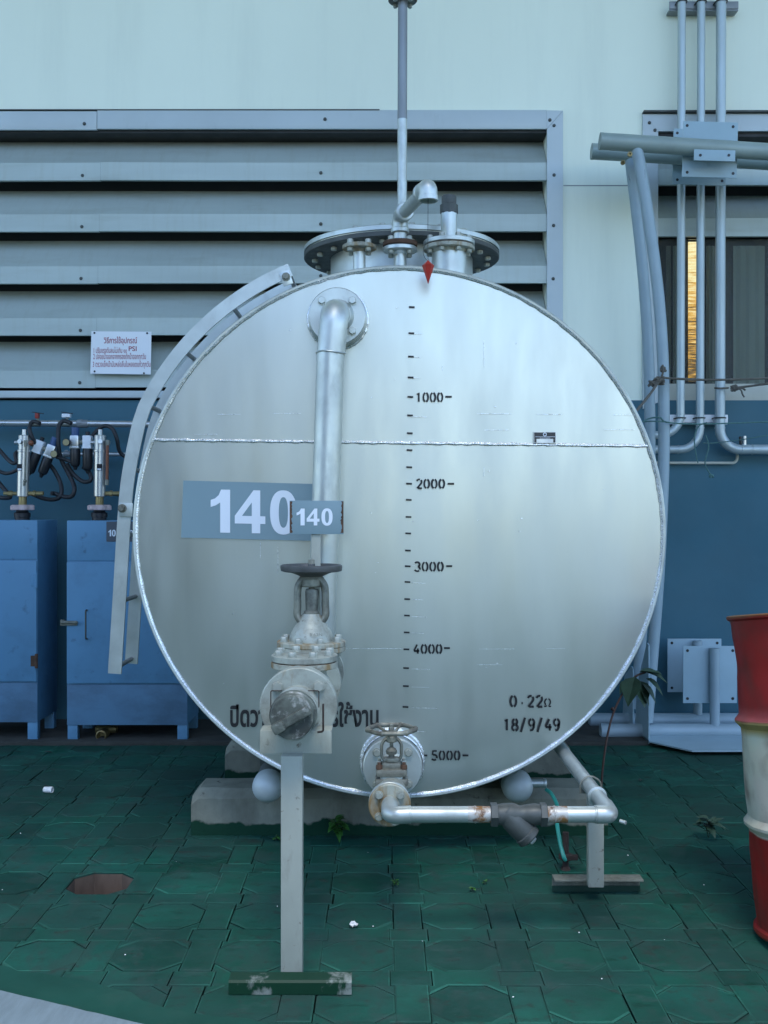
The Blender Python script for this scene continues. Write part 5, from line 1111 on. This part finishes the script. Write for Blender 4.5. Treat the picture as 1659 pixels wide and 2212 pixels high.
# ================================================================== RIGHT: DRUM AND PLANTS
DRr = .31; dr = thing('oil_drum', (1.134+DRr, 3.30, 0), 'dented red and off-white steel drum standing at a slight lean', 'drum')
q = MB(); Hd = .968
pr = [(0, DRr-.012), (0.0, DRr+.004), (.008, DRr+.008), (.018, DRr+.006), (.024, DRr-.004)]
for k in range(1, 12): pr.append((.024+k*.024, DRr-.004))
for zc in (.325, .640):
    pr += [(zc-.022, DRr-.004), (zc-.012, DRr+.004), (zc-.004, DRr+.011), (zc+.004, DRr+.011), (zc+.012, DRr+.004), (zc+.022, DRr-.004)]
    for k in range(1, 12): pr.append((zc+.022+k*.022, DRr-.004))
pr = [p for p in pr if p[0] < Hd-.03]+[(Hd-.03, DRr-.004), (Hd-.018, DRr-.002), (Hd-.012, DRr+.007), (Hd-.004, DRr+.009), (Hd, DRr+.006), (Hd, DRr-.008), (Hd-.015, DRr-.012), (Hd-.016, 0)]
pr = sorted(pr[:-4], key=lambda p: p[0])+pr[-4:]
q.lathe((0, 0, 0), (0, 0, 1), pr, 96)
for v in q.bm.verts:
    a = math.atan2(v.co.y, v.co.x); z = v.co.z
    if .03 < z < Hd-.03:
        d_ = .010*mnoise.noise(Vector((a*1.7, z*4.5, 2)))+.006*mnoise.noise(Vector((a*4, z*9, 7)))
        if .66 < z < .95: d_ -= .018*max(0, 1-abs(z-.80)/.14)*max(0, math.cos(a-math.pi*.93))
        rr_ = math.hypot(v.co.x, v.co.y); f = (rr_+d_*.8)/max(rr_, 1e-6); v.co.x *= f; v.co.y *= f
bmesh.ops.transform(q.bm, matrix=Matrix.Translation((1.134+DRr, 3.30, 0)), verts=q.bm.verts)
ds = q.build('shell', M['drum'], dr)
q = MB(); q.lathe((1.134+DRr+.12, 3.2, Hd-.02), (0, 0, 1), [(0, .035), (.012, .035), (.014, .028)], 20); q.build('bung', M['rust'], dr)
dr.rotation_euler = (R(-7.5), R(-2.6), 0); dr.location = (1.140+DRr, 3.22, .030)

def leaf(q, base, dirv, ln, wd, droop=.3, n=6):
    d_ = Vector(dirv).normalized(); side = d_.cross(Vector((0, 0, 1)))
    if side.length < .1: side = Vector((1, 0, 0))
    side.normalize(); up = side.cross(d_)
    prev_ = None
    for k in range(n+1):
        t = k/n; w_ = wd*math.sin(math.pi*min(1, t**.75))*(1-.25*t)+.0004; c = base+d_*ln*t-Vector((0, 0, 1))*droop*ln*t*t
        cur = (c-side*w_+up*w_*.25, c, c+side*w_+up*w_*.25)
        if prev_:
            q.face((prev_[0], prev_[1], cur[1], cur[0])); q.face((prev_[1], prev_[2], cur[2], cur[1]))
        prev_ = cur
def weed(c, h, nl, ln, mat, lb, name='weed', seed=1):
    rg = random.Random(seed); t = thing(name, c, lb, 'plant', 'weeds in the paving joints'); c = Vector(c)
    q = MB(); tips = []
    for s in range(3 if h > .06 else 2):
        e = c+Vector((rg.uniform(-.4, .4)*h, rg.uniform(-.4, .1)*h, h*rg.uniform(.7, 1))); q.tube([c, c.lerp(e, .5)+Vector((rg.uniform(-.1, .1)*h, 0, .1*h)), e], .0018, 6, smooth=4); tips.append(e)
    q.build('stem', M['leaf_dark'], t); q = MB()
    for k in range(nl):
        e = rg.choice(tips); f = rg.uniform(.35, 1); a = rg.uniform(0, 2*math.pi); leaf(q, c.lerp(e, f), (math.cos(a), math.sin(a)*.8-.2, rg.uniform(-.1, .7)), ln*rg.uniform(.6, 1.15), ln*.3*rg.uniform(.8, 1.2), rg.uniform(.1, .6))
    q.build('foliage', M[mat], t, recalc=False); return t
weed((P(733, 1106, 4.25).x, 4.25, 0), .085, 22, .055, 'leaf', 'leafy green weed at the foot of the front sleeper', seed=3)
weed((P(595, 1106, 4.22).x, 4.22, 0), .022, 7, .026, 'leaf', 'tiny green seedling near the left end of the front sleeper', seed=5)
weed((P(858, 1106, 3.70).x, 3.70, 0), .03, 12, .020, 'leaf', 'small yellow green weed in the joint below the low valve', seed=8)
weed((P(1048, 1106, 3.72).x, 3.72, 0), .015, 6, .016, 'leaf', 'tiny weed in a joint left of the T shaped foot', seed=9)
weed((P(1530, 1106, 4.25).x, 4.25, 0), .09, 16, .07, 'leaf_dark', 'dark broad leaved weed on the paving left of the drum', seed=12)
weed((P(1012, 1106, 3.80).x, 3.66, 0), .014, 6, .018, 'leaf', 'low sprig of weed in the joint midway along the drain pipe', seed=15)
vn = thing('vine', (P(1300, 1106, 4.9).x, 4.9, 0), 'dark leaved climbing shoot rising behind the tank beside the base fins', 'plant')
vp = [P(1298, 1720, 4.9), P(1302, 1660, 4.92), P(1312, 1590, 4.95), P(1327, 1535, 5.0), P(1350, 1490, 5.05), P(1372, 1462, 5.05), P(1395, 1452, 5.05)]
q = MB(); q.tube([Vector((vp[0].x, 4.9, .0))]+vp[1:], .005, 8, smooth=6); q.tube([vp[3], vp[3]+Vector((-.012, 0, .012))], .008, 8); q.build('stem', M['stem'], vn)
q = MB()
for x, y, dx, dz, ln in ((1372, 1462, -.4, -1, .17), (1380, 1452, .9, .15, .16), (1395, 1452, 1, -.25, .15), (1395, 1465, .8, -.6, .14), (1388, 1478, .7, -.8, .13), (1385, 1490, .55, -1, .10), (1362, 1470, -.7, -.5, .11), (1400, 1455, .5, .2, .10), (1380, 1470, .2, -1, .15)):
    leaf(q, P(x, y, 5.04+rnd.uniform(-.03, .03)), (dx, -.35, dz), ln*.70, ln*.36, .25)
q.build('foliage', M['leaf_dark'], vn, recalc=False)

# ---- litter
def scrap(x, y, s, mat, lb, name, cat):
    d_ = H*2304/(y-1106); c = P(x, y, d_); q = MB(); rg = random.Random(int(x)); n = 5
    g = [[Vector((c.x+(i/n-.5)*s*1.2, c.y+(j/n-.5)*s*1.4, .005+rg.random()*s*.45)) for i in range(n+1)] for j in range(n+1)]
    for j in range(n):
        for i in range(n): q.face((g[j][i], g[j][i+1], g[j+1][i+1], g[j+1][i]))
    tag(q.build(name, M[mat], org=(c.x, c.y, 0), ang=60), lb, cat)
scrap(764, 2003, .022, 'litter', 'crumpled white and red sweet wrapper on the green pavers', 'sweet_wrapper', 'litter')
d_ = H*2304/(1712-1106); c = P(105, 1706, d_); q = MB(); q.lathe((c.x-.022, d_, .014), (1, -.15, 0), [(0, .011), (.002, .013), (.042, .015), (.043, .013), (.01, .011)], 16)
tag(q.build('paper_cup', M['white_litter'], org=(c.x, d_, 0)), 'small white cup lying on the dark paving at far left', 'litter')
q = MB(); rg = random.Random(21)
for _ in range(18):
    x, y = rg.uniform(0, 1640), rg.uniform(1760, 2200); dd = H*2304/(y-1106); c = P(x, y, dd); s = rg.uniform(.0012, .0032)
    q.lathe((c.x, c.y, .001), (rg.uniform(-.3, .3), rg.uniform(-.3, .3), 1), [(0, s*.6), (s*.4, s), (s*.9, s*.5)], 6)
o = q.build('grit', M['white_litter']); tag(o, 'pale grit scattered over the green pavers', 'grit', kind='stuff')
for (x, y, a_, lb) in ((95, 1628, .3, 'dry brown leaf on the dark paving below the left cabinet'), (1383, 1690, 1.2, 'dry brown leaf on the paving beside the drain pipe elbow'), (640, 2112, 2.0, 'curled dry leaf beside the foot of the front post')):
    dd = H*2304/(y-1106); c = P(x, y, dd); q = MB(); leaf(q, Vector((c.x, c.y, .008)), (math.cos(a_), math.sin(a_), .15), .05, .012, .3)
    tag(q.build('dry_leaf', M['dirt'], org=(c.x, c.y, 0), recalc=False), lb, 'leaf', 'dry leaves on the paving')
